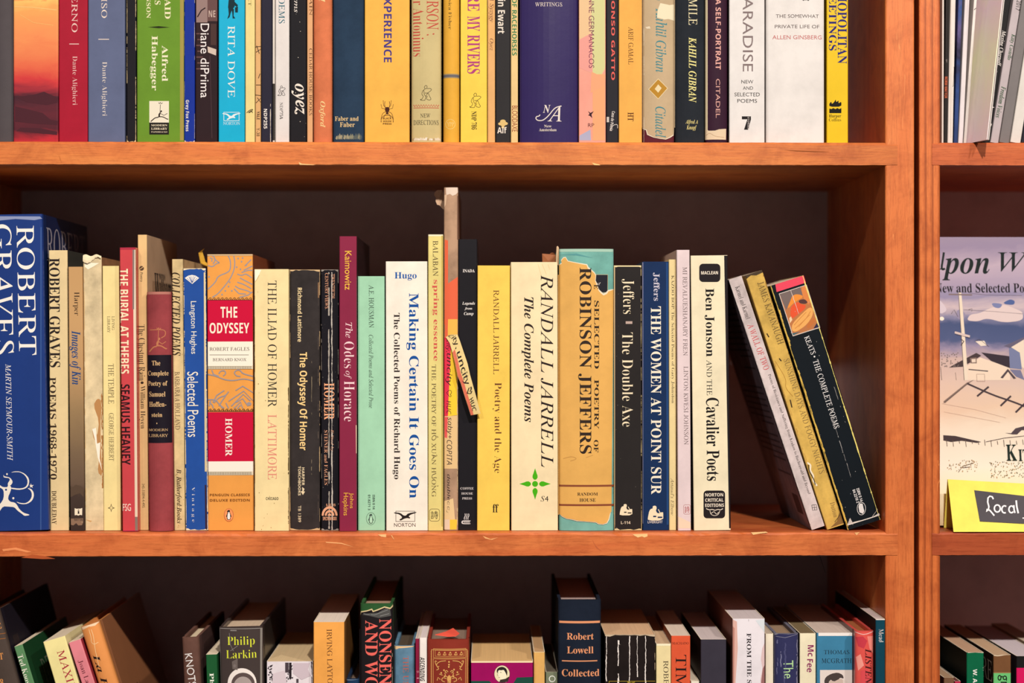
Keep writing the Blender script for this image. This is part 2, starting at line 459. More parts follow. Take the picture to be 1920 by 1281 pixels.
# ---------------------------------------------------------------- publishers' marks, drawn in a box of the current zoomed frame
def gull(b, x0, y0, x1, y1, col, wd=1.2):
    W, H = x1 - x0, y1 - y0
    b.box(x0 + W * .08, y0, x1 - W * .08, y1, wd, col)
    P = [(0, .1), (.28, .16), (.42, .42), (.52, .44), (.62, .2), (1, .06), (.98, .16), (.72, .34), (.64, .52), (.72, .62), (.7, .72), (.58, .66), (.44, .74), (.3, .92), (.22, .84), (.38, .62), (.24, .3), (0, .2)]
    b.p([(x0 + a * W, y0 + c * H) for a, c in P], col)
def penguin(b, cx, cy, rx, ry, line, fill, body='1c1c1c', belly='f4f0e4', wd=1.2):
    if fill: b.e(cx, cy, rx, ry, fill)
    b.l([(cx + rx * cos(a * pi / 12), cy + ry * sin(a * pi / 12)) for a in range(24)], wd, line, True)
    P = [(-.1, -.75), (.1, -.8), (.3, -.62), (.2, -.45), (.42, -.1), (.62, .3), (.5, .35), (.42, .2), (.4, .55), (.3, .78), (-.3, .78), (-.42, .55), (-.42, .2), (-.5, .35), (-.62, .25), (-.4, -.1), (-.25, -.45), (-.45, -.58)]
    b.p([(cx + a * rx, cy + c * ry) for a, c in P], body)
    P = [(-.05, -.5), (.12, -.45), (.3, -.05), (.32, .35), (.22, .68), (-.2, .68), (-.3, .35), (-.26, -.05)]
    b.p([(cx + a * rx, cy + c * ry) for a, c in P], belly)
def sitter(b, x0, y0, x1, y1, col, wd=2.2):
    W, H = x1 - x0, y1 - y0
    for P in ([(.35, .12), (.45, 0), (.6, .05), (.58, .2), (.42, .24), (.35, .12)], [(.4, .24), (.2, .38), (.12, .6), (.3, .72), (.1, .95), (.0, .9), (.05, .98), (.4, .98)],
              [(.58, .22), (.85, .2), (1, .28), (.8, .42), (.6, .52), (.4, .5)], [(.4, .98), (.55, .6), (.7, .5), (.78, .7), (.95, .9), (.8, .98), (.5, .9), (.62, .7)], [(.3, .3), (.35, .6), (.5, .75)]):
        b.l([(x0 + a * W, y0 + c * H) for a, c in P], wd, col)
def runner(b, x0, y0, x1, y1, col, wd=3):
    W, H = x1 - x0, y1 - y0
    for P, k in (([(.55, .5), (.52, .62), (.45, .78), (.25, .8), (.0, 1)], 1.2), ([(.47, .75), (.7, .75), (.95, .88), (1, .86)], 1.1), ([(.5, .55), (.75, .68), (.95, .58)], .7), ([(.53, .5), (.55, .12)], .6), ([(.45, .02), (.5, .1), (.55, .0), (.6, .1), (.68, .03)], .6), ([(.52, .58), (.48, .66), (.5, .76)], 2)):
        b.l([(x0 + a * W, y0 + c * H) for a, c in P], wd * k, col)
    b.e(x0 + .6 * W, y0 + .47 * H, .05 * W, .05 * H, col, 10)
def scribe(b, x0, y0, x1, y1, col, hole):
    W, H = x1 - x0, y1 - y0
    P = [(0, 1), (.02, .75), (.1, .35), (.2, .22), (.32, .2), (.32, .05), (.42, 0), (.55, .03), (.58, .2), (.52, .32), (.6, .5), (.75, .52), (.8, .5), (.86, .45), (.95, .45), (1, .45), (1, 1)]
    b.p([(x0 + a * W, y0 + c * H) for a, c in P], col)
    b.l([(x0 + .68 * W, y0 + .25 * H), (x0 + .8 * W, y0 + .5 * H)], W * .05, col)
    b.r(x0 + .35 * W, y0 + .68 * H, x0 + .55 * W, y0 + .78 * H, hole); b.r(x0 + .64 * W, y0 + .74 * H, x0 + .94 * W, y0 + .84 * H, hole)

# ---------------------------------------------------------------- room shell and the two bookcases
WOOD_L = {k_: wood('fir_shelf', 'X', *c_, seed=s_) for k_, c_, s_ in (('T', ('eb9c54', 'e38a46', 'cc6a38'), 0.3), ('M', ('ec9050', 'e07c44', 'c25c34'), 3.3), ('B', ('e88c4c', 'dc7840', 'be5a30'), 5.3))}
WOOD_S = wood('fir_side', 'Z', 'f29a58', 'e88648', 'd26c36', seed=2.0)
WOOD_R = wood('fir_side_flamed', 'Z', 'f09450', 'e88444', 'd66c36', rings=58.0, seed=4.1, ring_dark=0.5)
WOOD_Q = {k_: wood('fir_shelf_right', 'X', *c_, seed=6.3) for k_, c_ in (('T', ('e88c50', 'd87440', 'b8542c')), ('M', ('c8683c', 'b45430', '8c3c22')), ('B', ('c8683c', 'b45430', '8c3c22')))}
BACK = paper('c0aaa8', 1.0, 'paper')
BACK2 = paper('dcc4be', 1.0, 'paper')
PXM = 0.00041
def PX(px): return at(px, CY, 0.0).x
def PZ(py): return at(920, py, 0.0).z
LEVEL = {'T': PZ(266), 'M': PZ(999), 'B': PZ(1735)}
STEP = LEVEL['T'] - LEVEL['M']
THICK = PZ(266) - PZ(310.5)
for k_ in 'TMB': SHELF[k_] = LEVEL[k_]
DEPTH = 0.250
TOPS = [LEVEL['T'] + STEP * 2, LEVEL['T'] + STEP, LEVEL['T'], LEVEL['M'], LEVEL['B'], LEVEL['B'] - STEP, 0.10]
def shelf_board(root, x0, x1, zt, m, seed, marks=()):
    """a shelf board whose front top edge is worn and chipped"""
    rnd = random.Random(seed); mb = MB(); n = int((x1 - x0) / 0.004); rows = []
    hw = 0.0
    for i in range(n + 1):
        x = x0 + (x1 - x0) * i / n
        hw += rnd.uniform(-.0004, .0004); hw = min(max(hw, 0), .0012)
        c = .0011 + hw * .8 + (rnd.uniform(.0008, .0022) if rnd.random() < .06 else 0)
        ch = .0009 + hw * .9
        b = .0005 + 0 + rnd.uniform(0, .0003)
        rows.append([(x, DEPTH, zt), (x, c + .0012, zt), (x, c * .4, zt - ch * .35), (x, -.0004, zt - ch - .0006),
                     (x, -.0004, zt - THICK + b), (x, b + .0003, zt - THICK), (x, DEPTH, zt - THICK)])
    k = 7; vs = [v for r_ in rows for v in r_]; fs = []
    for i in range(n):
        for j in range(k): fs.append((i * k + j, i * k + (j + 1) % k, (i + 1) * k + (j + 1) % k, (i + 1) * k + j))
    fs += [tuple(range(k - 1, -1, -1)), tuple(n * k + j for j in range(k))]
    mb.add(vs, fs, m)
    for hexc, pts in marks:      # rubbed, chipped and split places on the front edge
        q = [at(px, py, -.0005) for px, py in pts]
        mb.add(q, [tuple(t) for t in tessellate_polygon([q])], paper(hexc, 1.0))
    return mb.build('shelf_board', root)
MARKS = {'T': [('8a4a20', [(1466, 281), (1490, 282), (1520, 283.2), (1556, 285), (1530, 285.4), (1495, 284)]), ('f6c078', [(1110, 305), (1122, 308), (1126, 310), (1114, 309.5)]), ('b86a34', [(110, 290), (114, 298), (116, 306), (112, 300)]), ('f4bc7c', [(560, 304), (566, 307), (592, 309), (586, 309.5), (562, 309)])],
  'M': [('f6c484', [(1186, 1002), (1214, 1001), (1214, 1006), (1208, 1008), (1204, 1006), (1196, 1008), (1190, 1005)]), ('f4c080', [(1408, 998.5), (1436, 997), (1440, 999), (1432, 1000), (1424, 1001), (1412, 1003)]), ('f4be80', [(708, 1002.5), (724, 1002), (724, 1007.5), (715, 1006.5)]), ('f0b878', [(733, 1004), (735, 1004), (740, 1013), (737, 1010)]),
        ('b0552c', [(40, 1046), (60, 1040), (84, 1043), (104, 1048), (80, 1048.6)]), ('e89058', [(4, 1030), (30, 1027), (60, 1035), (50, 1036), (28, 1031), (6, 1034)]), ('f2b474', [(1602, 999), (1612, 998), (1606, 1004)]), ('f0b070', [(905, 1005), (920, 1011), (934, 1008), (922, 1012.5), (910, 1010)]), ('b86038', [(1110, 1012), (1116, 1022), (1128, 1034), (1118, 1028)]), ('e8a068', [(1340, 1040), (1350, 1038.5), (1354, 1041)]), ('eca86c', [(610, 1016), (640, 1018), (664, 1026), (640, 1020), (612, 1018)])]}
def bookcase(name, xa0, xa1, xb0, xb1, ma, mb_, ms, inset, label, seed):
    """two uprights (their inner edges xa1 and xb0), shelf boards let into their front edges, a painted back panel"""
    root = empty(name, ((xa0 + xb1) / 2, DEPTH / 2, 0)); tag(root, label, 'bookcase', 'bookcases along the wall')
    off = Vector((-(xa0 + xb1) / 2, -DEPTH / 2, 0))
    def fin(o): o.location = off; return o
    ztop = TOPS[0]
    for x0, x1, m in ((xa0, xa1, ma), (xb0, xb1, mb_)):
        q = MB(); q.box(x0, x1, 0.0, DEPTH + .012, 0.0, ztop + .02, m); fin(q.build('side_panel', root, bevel=.0012))
    for i, zt in enumerate(TOPS): fin(shelf_board(root, xa1 - inset, xb0 + inset, zt, ms['TMB'[min(max(i - 2, 0), 2)]], seed + i, [(h_, [(px, py) for px, py in P_]) for h_, P_ in MARKS.get({2: 'T', 3: 'M'}.get(i), ())] if xa0 < 0 else ()))
    q = MB(); q.box(xa1, xb0, DEPTH, DEPTH + .006, 0.05, ztop, BACK if xa0 < 0 else BACK2); fin(q.build('back_panel', root))
    q = MB(); q.box(xa1, xb0, 0.02, .035, 0.0, .10 - THICK, ms['B']); fin(q.build('plinth_board', root))
    return root
bookcase('bookcase', PX(-166), PX(-112), PX(1660), PX(1714.5), WOOD_S, WOOD_S, WOOD_L, .0094,
         'wide reddish wooden bookcase full of poetry books, left of the narrow gap', 11)
bookcase('bookcase', PX(1723), PX(1763), PX(2600), PX(2645), WOOD_R, WOOD_S, WOOD_Q, .0064,
         'wooden bookcase with strongly figured grain on its upright, right of the narrow gap', 31)
q = MB(); q.box(-3, 3, DEPTH + .02, DEPTH + .12, 0, 2.8, paper('b8aa98', 1.0)); tag(q.build('wall_back'), 'plain painted wall behind the bookcases', 'wall', kind='structure')
q = MB(); q.box(-3, 3, -3.5, DEPTH + .12, -.05, 0, wood('floor_boards', 'X', '4c3a2e', '402f26', '33261e', seed=9)); tag(q.build('floor'), 'wooden floor under the bookcases', 'floor', kind='structure')

# ================================================================ TOP SHELF (heads above the frame)
TB = dict(d=0.14)
def T(x0, x1, col, label, top=-250, **kw):
    Z(); kw.setdefault('name', PB); nm = kw.pop('name')
    b = Book('T', nm, x0, top, x1, col, label, **kw); Z(0, 0, 4); return b
DK = '2a2226'
b = T(-18, 25, '564f50', 'dark grey hardcover at the left end of the top row, before the sunset spine', name=HC)
b = T(25, 109.5, 'e86a50', 'thick book with a red and orange sunset photograph on its spine', top=-270, d=.15,
      mat=printed(EF['T'], 'Z', [(0, 'c8303a'), (.04, '5a2630'), (.10, '6a2a34'), (.16, '4a2630'), (.185, 'a8323c'), (.22, 'dc4040'), (.27, 'f0704c'), (.36, 'fc9a5c'), (.46, 'fcb060'), (.49, 'ffd070'), (.5, 'f88a50'), (.56, 'f06a40'), (.8, 'd04030')], 26, .06, (.7, 1, 2.2)))
for pts in ([(110, 730), (240, 715), (330, 690), (435, 735), (430, 770), (350, 790), (200, 770)], [(110, 800), (200, 820), (320, 850), (380, 900), (435, 910), (430, 940), (250, 930), (110, 915)], [(150, 960), (300, 965), (430, 990), (430, 1015), (260, 1000), (120, 985)]):
    b.p([(x * .985 + 5, y) for x, y in pts], '50252e')
b.l([(110, 50), (240, 55), (425, 75)], 8, 'ffc878'); b.l([(150, 110), (250, 170), (400, 190)], 4, 'ffc070')
b = T(110, 164.5, 'b41c34', 'crimson paperback with pale serif title and author, right of the sunset spine', top=-240)
b.t('INFERNO', 537, -215, 582, 243, 's', 'f0cfc0').r(520, 328, 592, 334, 'f0cfc0').t('Dante Alighieri', 535, 422, 580, 790, 's', 'eec4b8')
b = T(165, 234.5, '66708e', 'slate blue paperback with cream serif lettering beside the crimson one', top=-240)
b.t('PARADISO', 760, -330, 803, 136, 's', 'f4e2cc').r(738, 293, 818, 299, 'f0dfcc').t('Dante Alighieri', 758, 465, 803, 872, 's', 'e8dccc')
b = T(237, 255.5, '1c1a20', 'thin black spine with rubbed cream edges, between the slate blue and green books', wear='e8cf9a'); b.edges('e6cf98', 1.6, .15)
b = T(256.5, 345, '6e9a2c', 'thick olive green paperback with cream bold lettering and a small square emblem', top=-235)
b.r(1350, -900, 1378, 1056, 'a89a4c')
b.t('LAID', 1236, -60, 1280, 142, 'b', 'f6ecc0').t('BOOKS', 1160, -190, 1204, 36, 'b', 'f6ecc0').t('DICKINSON', 1098, -200, 1130, 138, 'b', 'f0e8b8')
b.p([(1108, 205), (1190, 197), (1275, 206), (1190, 213)], '26300e').t('Alfred', 1214, 342, 1260, 612, 'b', 'f4f0c8').t('Habegger', 1126, 270, 1182, 682, 'b', 'f4f0c8')
b.r(1120, 760, 1267, 922, 'f4ecd0').r(1120, 922, 1267, 1012, '201c18')
b.t('MODERN', 1134, 935, 1255, 950, 'b', 'f0e4c0', 0).t('LIBRARY', 1134, 960, 1255, 976, 'b', 'f0e4c0', 0).t('PAPERBACKS', 1134, 988, 1255, 997, 'b', 'f0e4c0', 0)
runner(b, 1130, 768, 1262, 915, '2c1c18', 6)
b = T(345, 365.5, '16349c', 'thin royal blue spine with white lettering and worn edges, right of the green book', wear='e4d9b4'); b.edges('d8d2b8', .9, .5)
b.t('Grey Fox Press', 1386, 752, 1418, 988, 'xb', 'f0ecdc')
b = T(366, 408, '2e1c20', 'dark brown spine printed with a street photograph and white lettering', top=-220)
b.r(1472, -600, 1556, 170, '9a8078').r(1556, -600, 1630, 160, '6a4c48').l([(1480, 130), (1510, 80), (1540, 60)], 9, '2e1c20').t('NE', 1565, 80, 1616, 130, 'xb', 'c8b0a0', 0)
for i in range(7): b.r(1472 + i % 2 * 8, 250 + i * 44, 1500 + (i * 13) % 30, 259 + i * 44, '6a4a48')
b.p([(1556, 350), (1622, 372), (1620, 418), (1560, 395)], 'd8c4b0').r(1580, 180, 1622, 340, '4c3430').l([(1575, 420), (1590, 1040)], 5, '4a3438')
b.t('Diane diPrima', 1504, 178, 1568, 736, 'x', 'f8f2ea')
b = T(409.5, 459, '12b8dc', 'bright cyan paperback with wide-spaced white capitals', top=-255, kind='gloss')
b.t('RITA DOVE', 1708, 196, 1762, 734, 's', 'f0f4e8')
gull(b, 1668, 845, 1804, 908, 'e8f4f0', 4); b.t('NORTON', 1674, 916, 1800, 940, 's', 'd8f0f0', 0)
for P in ([(1715, 0), (1760, 0), (1760, 50), (1745, 70), (1710, 60)], [(1712, 60), (1745, 65), (1730, 100), (1722, 130), (1704, 145), (1716, 110)], [(1735, 60), (1755, 70), (1752, 120), (1765, 140), (1745, 140), (1742, 100)], [(1762, 58), (1785, 50), (1784, 95), (1764, 95)], [(1755, 10), (1785, 40), (1778, 55), (1750, 35)]): b.p(P, '123038')
b = T(459.5, 478, 'f6e294', 'slim pale yellow paperback right of the cyan one', top=-215)
b.t('SONNET', 1862, -170, 1884, 46, 's', '6a5a30').l([(1850, 850), (1870, 830), (1900, 820), (1880, 845), (1860, 850), (1885, 830), (1895, 850)], 5, '4a3a20')
Z(440, 0, 4)
b = T(478.5, 489, 'eab878', 'narrow tan spine with drawn black twigs'); Z(440, 0, 4)
for P in ([(155, 355), (195, 350)], [(160, 395), (195, 372)], [(165, 345), (185, 405)], [(190, 555), (178, 590)], [(160, 640), (196, 640)], [(155, 715), (196, 720)], [(160, 775), (196, 740)], [(170, 735), (195, 770)]): b.l(P, 5, '3a2a1c')
b.t('YALE', 166, 838, 188, 900, 'xb', '3a2c20').t('Y-38', 164, 962, 188, 1025, 'x', '4a3824')
b = T(489.5, 510.5, '2a2838', 'navy black spine with small white code near its foot, right of the twig spine', wear='d8cdb8'); Z(440, 0, 4)
b.t('NDP255', 218, 820, 244, 968, 'xb', 'f4eee0').crack(.86, .86, .99, 2, 'd8cdb8', .1)
b = T(511, 515.5, 'e8e0d0', 'very thin white and black pamphlet beside the navy black spine', top=-150); Z(440, 0, 4); b.r(282, 630, 302, 1056, '3a3630')
b = T(516, 542.5, 'ece6dc', 'white paperback with dark teal title and a small inked figure', top=-210); Z(440, 0, 4)
b.t('POEMS', 330, -60, 376, 178, 's', '2a6a78').t('NDP754', 338, 772, 362, 898, 's', '3a3634'); sitter(b, 322, 645, 382, 722, '3a3634', 3)
b = T(543.5, 574.5, '1c1a1e', 'black paperback with a white cursive word low on its spine', top=-205); Z(440, 0, 4)
b.t('Poems', 446, -110, 480, 95, 'i', 'f4ecdc').tl('oyez', 470, 630, 478, 862, 92, 'bi', 'f6ecd8').specks(14, 'e8dcc4', 2)
b = T(575.5, 586.5, 'eab27c', 'narrow peach spine with dark capitals, left of the salmon book'); Z(440, 0, 4)
b.t('KAIN', 560, -60, 582, 118, 's', '6a4028').t('CEDAR HOUSE BOOKS', 558, 366, 582, 868, 's', '5a3424')
b = T(587.5, 623, 'ea8456', 'salmon orange cloth hardcover with a cream name near its foot', name=HC, kind='cloth', top=-230); Z(440, 0, 4)
b.t('Oxford', 634, 764, 682, 960, 'bi', 'f6d490').t('Selected', 630, -300, 680, 20, 'bi', 'f6d490')
b = T(624, 682.5, '2c4258', 'dark blue cloth hardcover with gilt two-line lettering and a scuffed foot', name=HC, kind='cloth', top=-215); Z(440, 0, 4)
b.t('Faber and', 752, 878, 930, 912, 'b', 'e8c88a', 0).t('Faber', 790, 922, 902, 958, 'b', 'e8c88a', 0)
for x in range(765, 955, 12): b.p([(x - 9, 1046 - random.random() * 12), (x, 1000 + random.random() * 25), (x + 10, 1040 - random.random() * 14), (x + 4, 1053)], random.choice(['8a8a70', 'a8a080', '56605c']))
b = T(683.5, 768, 'fcc052', 'wide golden yellow paperback with bold purple capitals and a black spider', top=-270); Z(440, 0, 4)
b.t('EXPERIENCE', 1118, -60, 1178, 470, 'xb', '4a3c84')
b.e(1144, 825, 17, 20, '4a2418').e(1144, 850, 9, 12, '4a2418', 10)
for sgn in (-1, 1):
    for P in ([(0, 820), (26, 795), (30, 755)], [(0, 824), (40, 815), (46, 785)], [(0, 838), (34, 850), (46, 890), (44, 920)], [(0, 844), (20, 870), (26, 885)], [(14, 815), (20, 785), (16, 762)]): b.l([(1144 + sgn * a, c) for a, c in P], 3.2, '4a2418')
b.t('BLACK', 1112, 884, 1176, 898, 'xb', '4a2418', 0).t('WIDOW', 1112, 906, 1176, 918, 'xb', '4a2418', 0).t('PRESS', 1112, 924, 1176, 938, 'xb', '4a2418', 0)
b.l([(1098, 920), (1100, 890), (1120, 868), (1170, 868), (1188, 890), (1190, 920)], 3.5, '4a2418')
b = T(771, 827.5, 'd6c488', 'pale khaki hardcover with two columns of red lettering', name=HC, top=-230); Z(440, 0, 4)
b.t('EVERSON :', 1440, -150, 1530, 272, 's', 'c84a3c').t('Brother Antoninus', 1338, -230, 1418, 428, 's', 'c84a3c')
sitter(b, 1392, 645, 1480, 760, '4a4028', 3.4)
b.l([(1342 + i * 9.5, 790 + (i % 2) * 16) for i in range(21)], 5, 'c84a3c').r(1342, 812, 1532, 816, 'c84a3c')
b.t('NEW', 1394, 858, 1468, 888, 's', '2c2418', 0).t('DIRECTIONS', 1342, 906, 1530, 942, 's', '2c2418', 0)
for x in range(1340, 1540, 14): b.p([(x - 9, 1058), (x - 8, 1036 + random.random() * 12), (x + 8, 1034 + random.random() * 14), (x + 9, 1058)], random.choice(['f0e8d4', 'b8a070', 'e4d8b8']))
b = T(831, 861.5, 'f4b840', 'amber yellow spine with a grey band round it', name=HC, top=-180, sag=.003); Z(440, 0, 4)
b.t('Jessica Fisher', 1602, -60, 1628, 228, 's', '5a4420').band(560, 592, 'a8946c').band(568, 584, '6c6a70')
b.l([(1618 + 36 * cos(i * pi / 12), 938 + 36 * sin(i * pi / 12)) for i in range(24)], 3, 'ffe08c', True).t('YPP', 1592, 922, 1644, 954, 's', 'ffe08c', 0)
b = T(863, 913.5, 'fede56', 'lemon yellow paperback with narrow magenta capitals', top=-250); Z(440, 0, 4)
b.t('THESE ARE', 1746, -460, 1838, 86, 'b', 'b84480').t('MY', 1746, 124, 1838, 236, 'b', 'b84480').t('RIVERS', 1744, 264, 1840, 556, 'b', 'b84480')
sitter(b, 1762, 700, 1850, 812, '5a4420', 3.4); b.t('NDP 786', 1776, 838, 1816, 975, 'b', '4a3a1c')
Z(840, 0, 4)
b = T(914, 928.5, 'f4bc76', 'thin apricot spine with two small italic words'); Z(840, 0, 4)
b.t('A Syzygy', 305, -30, 345, 168, 'i', '7a4a34').t('Oyez', 305, 292, 342, 382, 'i', '7a4a34')
b = T(929, 957, '302e2e', 'charcoal spine with cream lettering and a small tree emblem', top=-200, kind='paper'); Z(840, 0, 4)
b.t('Gavin Ewart', 374, -120, 430, 255, 'xb', 'f6ecd6')
for cx, cy, r_ in ((412, 915, 22), (392, 932, 16), (432, 930, 17), (412, 935, 22)): b.e(cx, cy, r_, r_ * .7, 'e8c87c', 12)
b.p([(404, 940), (420, 940), (424, 965), (400, 965)], 'e8c87c').t('Alf', 370, 955, 440, 1003, 'xb', 'f4ecd8', 0)
b = T(957.5, 971.5, 'f8d690', 'thin cream spine with green capitals above dark red ones', top=-190); Z(840, 0, 4)
b.t('OF RACEHORSES', 480, -10, 516, 420, 'xb', '3a8454').t('BLOODAXE', 480, 796, 522, 992, 'x', 'a05030')
b = T(974, 1084, '33265e', 'very thick glossy purple hardcover with a cream monogram', name=HC, kind='gloss', top=-290, sag=.0045, d=.165); Z(840, 0, 4)
b.t('WRITINGS', 652, 28, 855, 58, 's', 'f2e4d2', 0).t('N', 710, 796, 768, 855, 'bi', 'f4ead8', 0).t('A', 745, 800, 850, 918, 'i', 'f4ead8', 0)
b.l([(690, 868), (680, 880), (664, 880), (656, 895), (672, 912), (710, 912), (750, 880), (800, 815), (850, 802)], 7, 'f4ead8')
b.t('New', 720, 944, 775, 964, 'b', 'ece0cc', 0).t('Amsterdam', 682, 970, 812, 992, 'b', 'ece0cc', 0)
b = T(1085, 1136, 'ffae96', 'pink and peach paperback with large overlapping colour shapes', top=-250); Z(840, 0, 4)
b.p([(982, -1000), (1178, -1000), (1178, 520), (1145, 585), (1090, 560), (985, 510)], 'f2cc98').p([(1090, -1000), (1178, -1000), (1178, 510), (1140, 580), (1085, 555), (1075, 200)], 'dedc98')
b.p([(985, 300), (1080, 250), (1085, 555), (985, 512)], 'f4a898').p([(1085, 560), (1178, 560), (1178, 1056), (1085, 1056)], 'ffb27c').p([(1076, 540), (1176, 590), (1176, 640), (1070, 700)], 'fdb080').p([(986, 1020), (1068, 975), (1072, 1056), (986, 1056)], 'b4b6cc')
b.t('ANNE GERMANACOS', 1056, -60, 1096, 514, 'x', '7a3a54').p([(1050, 836), (1068, 850), (1095, 836), (1076, 862), (1082, 890), (1064, 872), (1050, 868), (1062, 858)], '3a2028').t('RP', 1050, 928, 1096, 956, 'x', '5a2a30', 0)
b = T(1136.5, 1159.5, '2b2a30', 'slim black spine with widely spaced coral capitals', top=-200); Z(840, 0, 4)
b.t('ALFONSO GATTO', 1224, -160, 1252, 604, 'xb', 'f0685c').tl('Casa de Poesia', 1242, 838, 1224, 985, 24, 'xb', 'e8e0d4').l([(1218, 975), (1240, 940), (1272, 935), (1272, 965)], 4, 'e8e0d4').r(1190, 880, 1208, 920, 'd8d0c4')
b = T(1160, 1204, 'fdbc58', 'bright orange yellow paperback with brown capitals and a small brown seal', top=-240); Z(840, 0, 4)
b.t('ARIF GAMAL', 1352, 206, 1390, 486, 's', '6a3c1c').t('HT', 1348, 846, 1392, 912, 'b', '6a3c1c')
b = T(1204.5, 1264.5, '6a2a34', 'book in a torn beige jacket with teal italics and a gold diamond', name=HC, top=-235, kind='cloth'); Z(840, 0, 4)
bg = b
b = T(1265.5, 1321, '2b3036', 'charcoal cloth hardcover with pale yellow italic capitals', name=HC, kind='cloth', top=-235, sag=.003); Z(840, 0, 4)
b.t('MILE', 1802, 0, 1866, 196, 's', 'f2e6b4').t('KAHLIL GIBRAN', 1802, 288, 1860, 776, 'bi', 'f6ec96').t('Alfred A', 1778, 905, 1872, 942, 'bi', 'e8d888', 0).t('Knopf', 1786, 946, 1862, 986, 'bi', 'e8d888', 0)
Z(1240, 0, 4)
b = T(1322, 1364, '3a1c30', 'plum spine with pale pink capitals and a torn cream foot', name=HC, top=-215, wear='f0dfb8'); Z(1240, 0, 4)
b.r(328, -860, 346, 1050, 'f0e0b4').t('A SELF-PORTRAIT', 404, 0, 444, 528, 'xb', 'f2b4a4').t('CITADEL', 406, 598, 438, 890, 'x', 'e8b0a0')
b.p([(330, 960), (352, 985), (400, 985), (430, 975), (486, 970), (484, 1052), (330, 1052)], 'eed8b2').l([(334, 1020), (360, 1000), (400, 1030), (470, 1035)], 3, 'b89870')
b = T(1367, 1434, 'f8f4ea', 'white paperback with large grey sans capitals running down it', top=-250); Z(1240, 0, 4)
b.t('PARADISE', 610, -80, 688, 540, 'x', '8c7c78').t('NEW', 600, 604, 690, 630, 'x', '342e2c', 0).t('AND', 612, 652, 688, 676, 'x', '342e2c', 0).t('SELECTED', 548, 698, 738, 726, 'x', '342e2c', 0).t('POEMS', 570, 746, 718, 774, 'x', '342e2c', 0)
b.p([(604, 876), (672, 876), (672, 900), (650, 976), (620, 976), (645, 898), (604, 898)], '242020').t('STORIES', 646, 880, 660, 970, 'xb', 'b8b0a8')
b = T(1436, 1546, 'faf5ea', 'broad white hardcover with small widely set capitals, one line red', name=HC, top=-265, sag=.0012, d=.16); Z(1240, 0, 4)
b.r(1060, -40, 1068, 12, '5a504c').r(1096, -40, 1104, 12, '5a504c').r(1056, 2, 1108, 8, '5a504c')
b.t('THE SOMEWHAT', 858, 114, 1180, 140, 'x', '6a5c58', 0).t('PRIVATE LIFE OF', 850, 192, 1184, 218, 'x', '6a5c58', 0).t('ALLEN GINSBERG', 832, 270, 1202, 300, 'x', 'd0706c', 0)
b = T(1550, 1590.5, 'fed420', 'bright yellow paperback with blue capitals at the right end of the top row', top=-255, kind='gloss'); Z(1240, 0, 4)
b.t('COSMOPOLITAN', 1322, -240, 1392, 482, 'b', '2c2a78').t('GREETINGS', 1256, -160, 1314, 384, 'b', '2c2a78')
b.p([(1260, 804), (1260, 780), (1275, 765), (1278, 785), (1296, 770), (1308, 748), (1312, 772), (1330, 755), (1328, 780), (1350, 765), (1350, 804)], '1c1a14').p([(1260, 818), (1275, 822), (1290, 814), (1306, 822), (1320, 814), (1335, 822), (1350, 814), (1350, 852), (1260, 852)], '1c1a14')
b.t('Harper', 1257, 862, 1348, 890, 'b', '3a3010', 0).t('Collins', 1257, 890, 1348, 914, 's', '3a3010', 0)
# the torn jacket over the maroon boards
def jacket_poly(mb, b, pts, col, lift):
    q = [b.loc(*zp(x, y)) for x, y in pts]; n = 14
    tri = tessellate_polygon([[Vector((a, c, 0)) for a, c in q]])
    # cut into strips so that it follows the round of the spine
    bm = bmesh.new(); vs = [bm.verts.new((a, c, 0)) for a, c in q]
    for t in tri:
        try: bm.faces.new([vs[i] for i in t])
        except ValueError: pass
    for i in range(1, n):
        bmesh.ops.bisect_plane(bm, geom=bm.verts[:] + bm.edges[:] + bm.faces[:], plane_co=(b.W * i / n, 0, 0), plane_no=(1, 0, 0))
    bm.verts.index_update()
    P = [(v.co.x, v.co.y) for v in bm.verts]; F = [tuple(v.index for v in f.verts) for f in bm.faces]; bm.free()
    b.paint(mb, [(P, F, paper(col, b.E, 'paper'), lift)])
def jacket(name, pts, col, draw, lift=0.0006, rim='f6e8c8', label=None):
    """a torn paper jacket over the spine: one part, with a pale torn rim and its own printing"""
    z = list(ZO)
    def fn(b, root):
        Z(*z); mb = MB()
        jacket_poly(mb, b, pts[1], rim, lift * .7); jacket_poly(mb, b, pts[0], col, lift)
        for side, x in (('L', -.0004), ('R', b.W * b.k + .0004)):
            mb.box(x - .0002, x + .0002, .001, b.d - .002, .012, b.H * b.k - .02, paper(col, b.E, 'paper'))
        old = b.items; b.items = []; b.n = 0; draw(b); its = [(p_, f_, c_, l_ + lift) for p_, f_, c_, l_ in b.items]; b.items = old
        b.paint(mb, its); o = mb.build(name, root)
        if label: o['label'] = label
    return fn
Z(840, 0, 4)
def dr(b):
    b.t('by', 1545, -20, 1600, 14, 'i', '3a8c94').t('Kahlil Gibran', 1555, 70, 1640, 548, 'i', '3a8c94').t('Citadel', 1552, 806, 1632, 1036, 'i', '3a8c94')
    b.p([(1574, 596), (1648, 668), (1574, 752), (1500, 676)], 'f4e2b0').p([(1574, 602), (1642, 668), (1574, 746), (1506, 676)], 'c49030').p([(1574, 640), (1600, 668), (1574, 702), (1548, 674)], 'f4e2b0')
    b.p([(1590, 32), (1660, 45), (1696, 38), (1698, 160), (1650, 150), (1620, 155), (1565, 140), (1570, 85)], 'f8ecc4').p([(1478, 210), (1510, 204), (1518, 222), (1490, 222)], 'f4e4c0')
    b.crack(.04, .3, 1, 1.4, 'f2e4c4', .3)
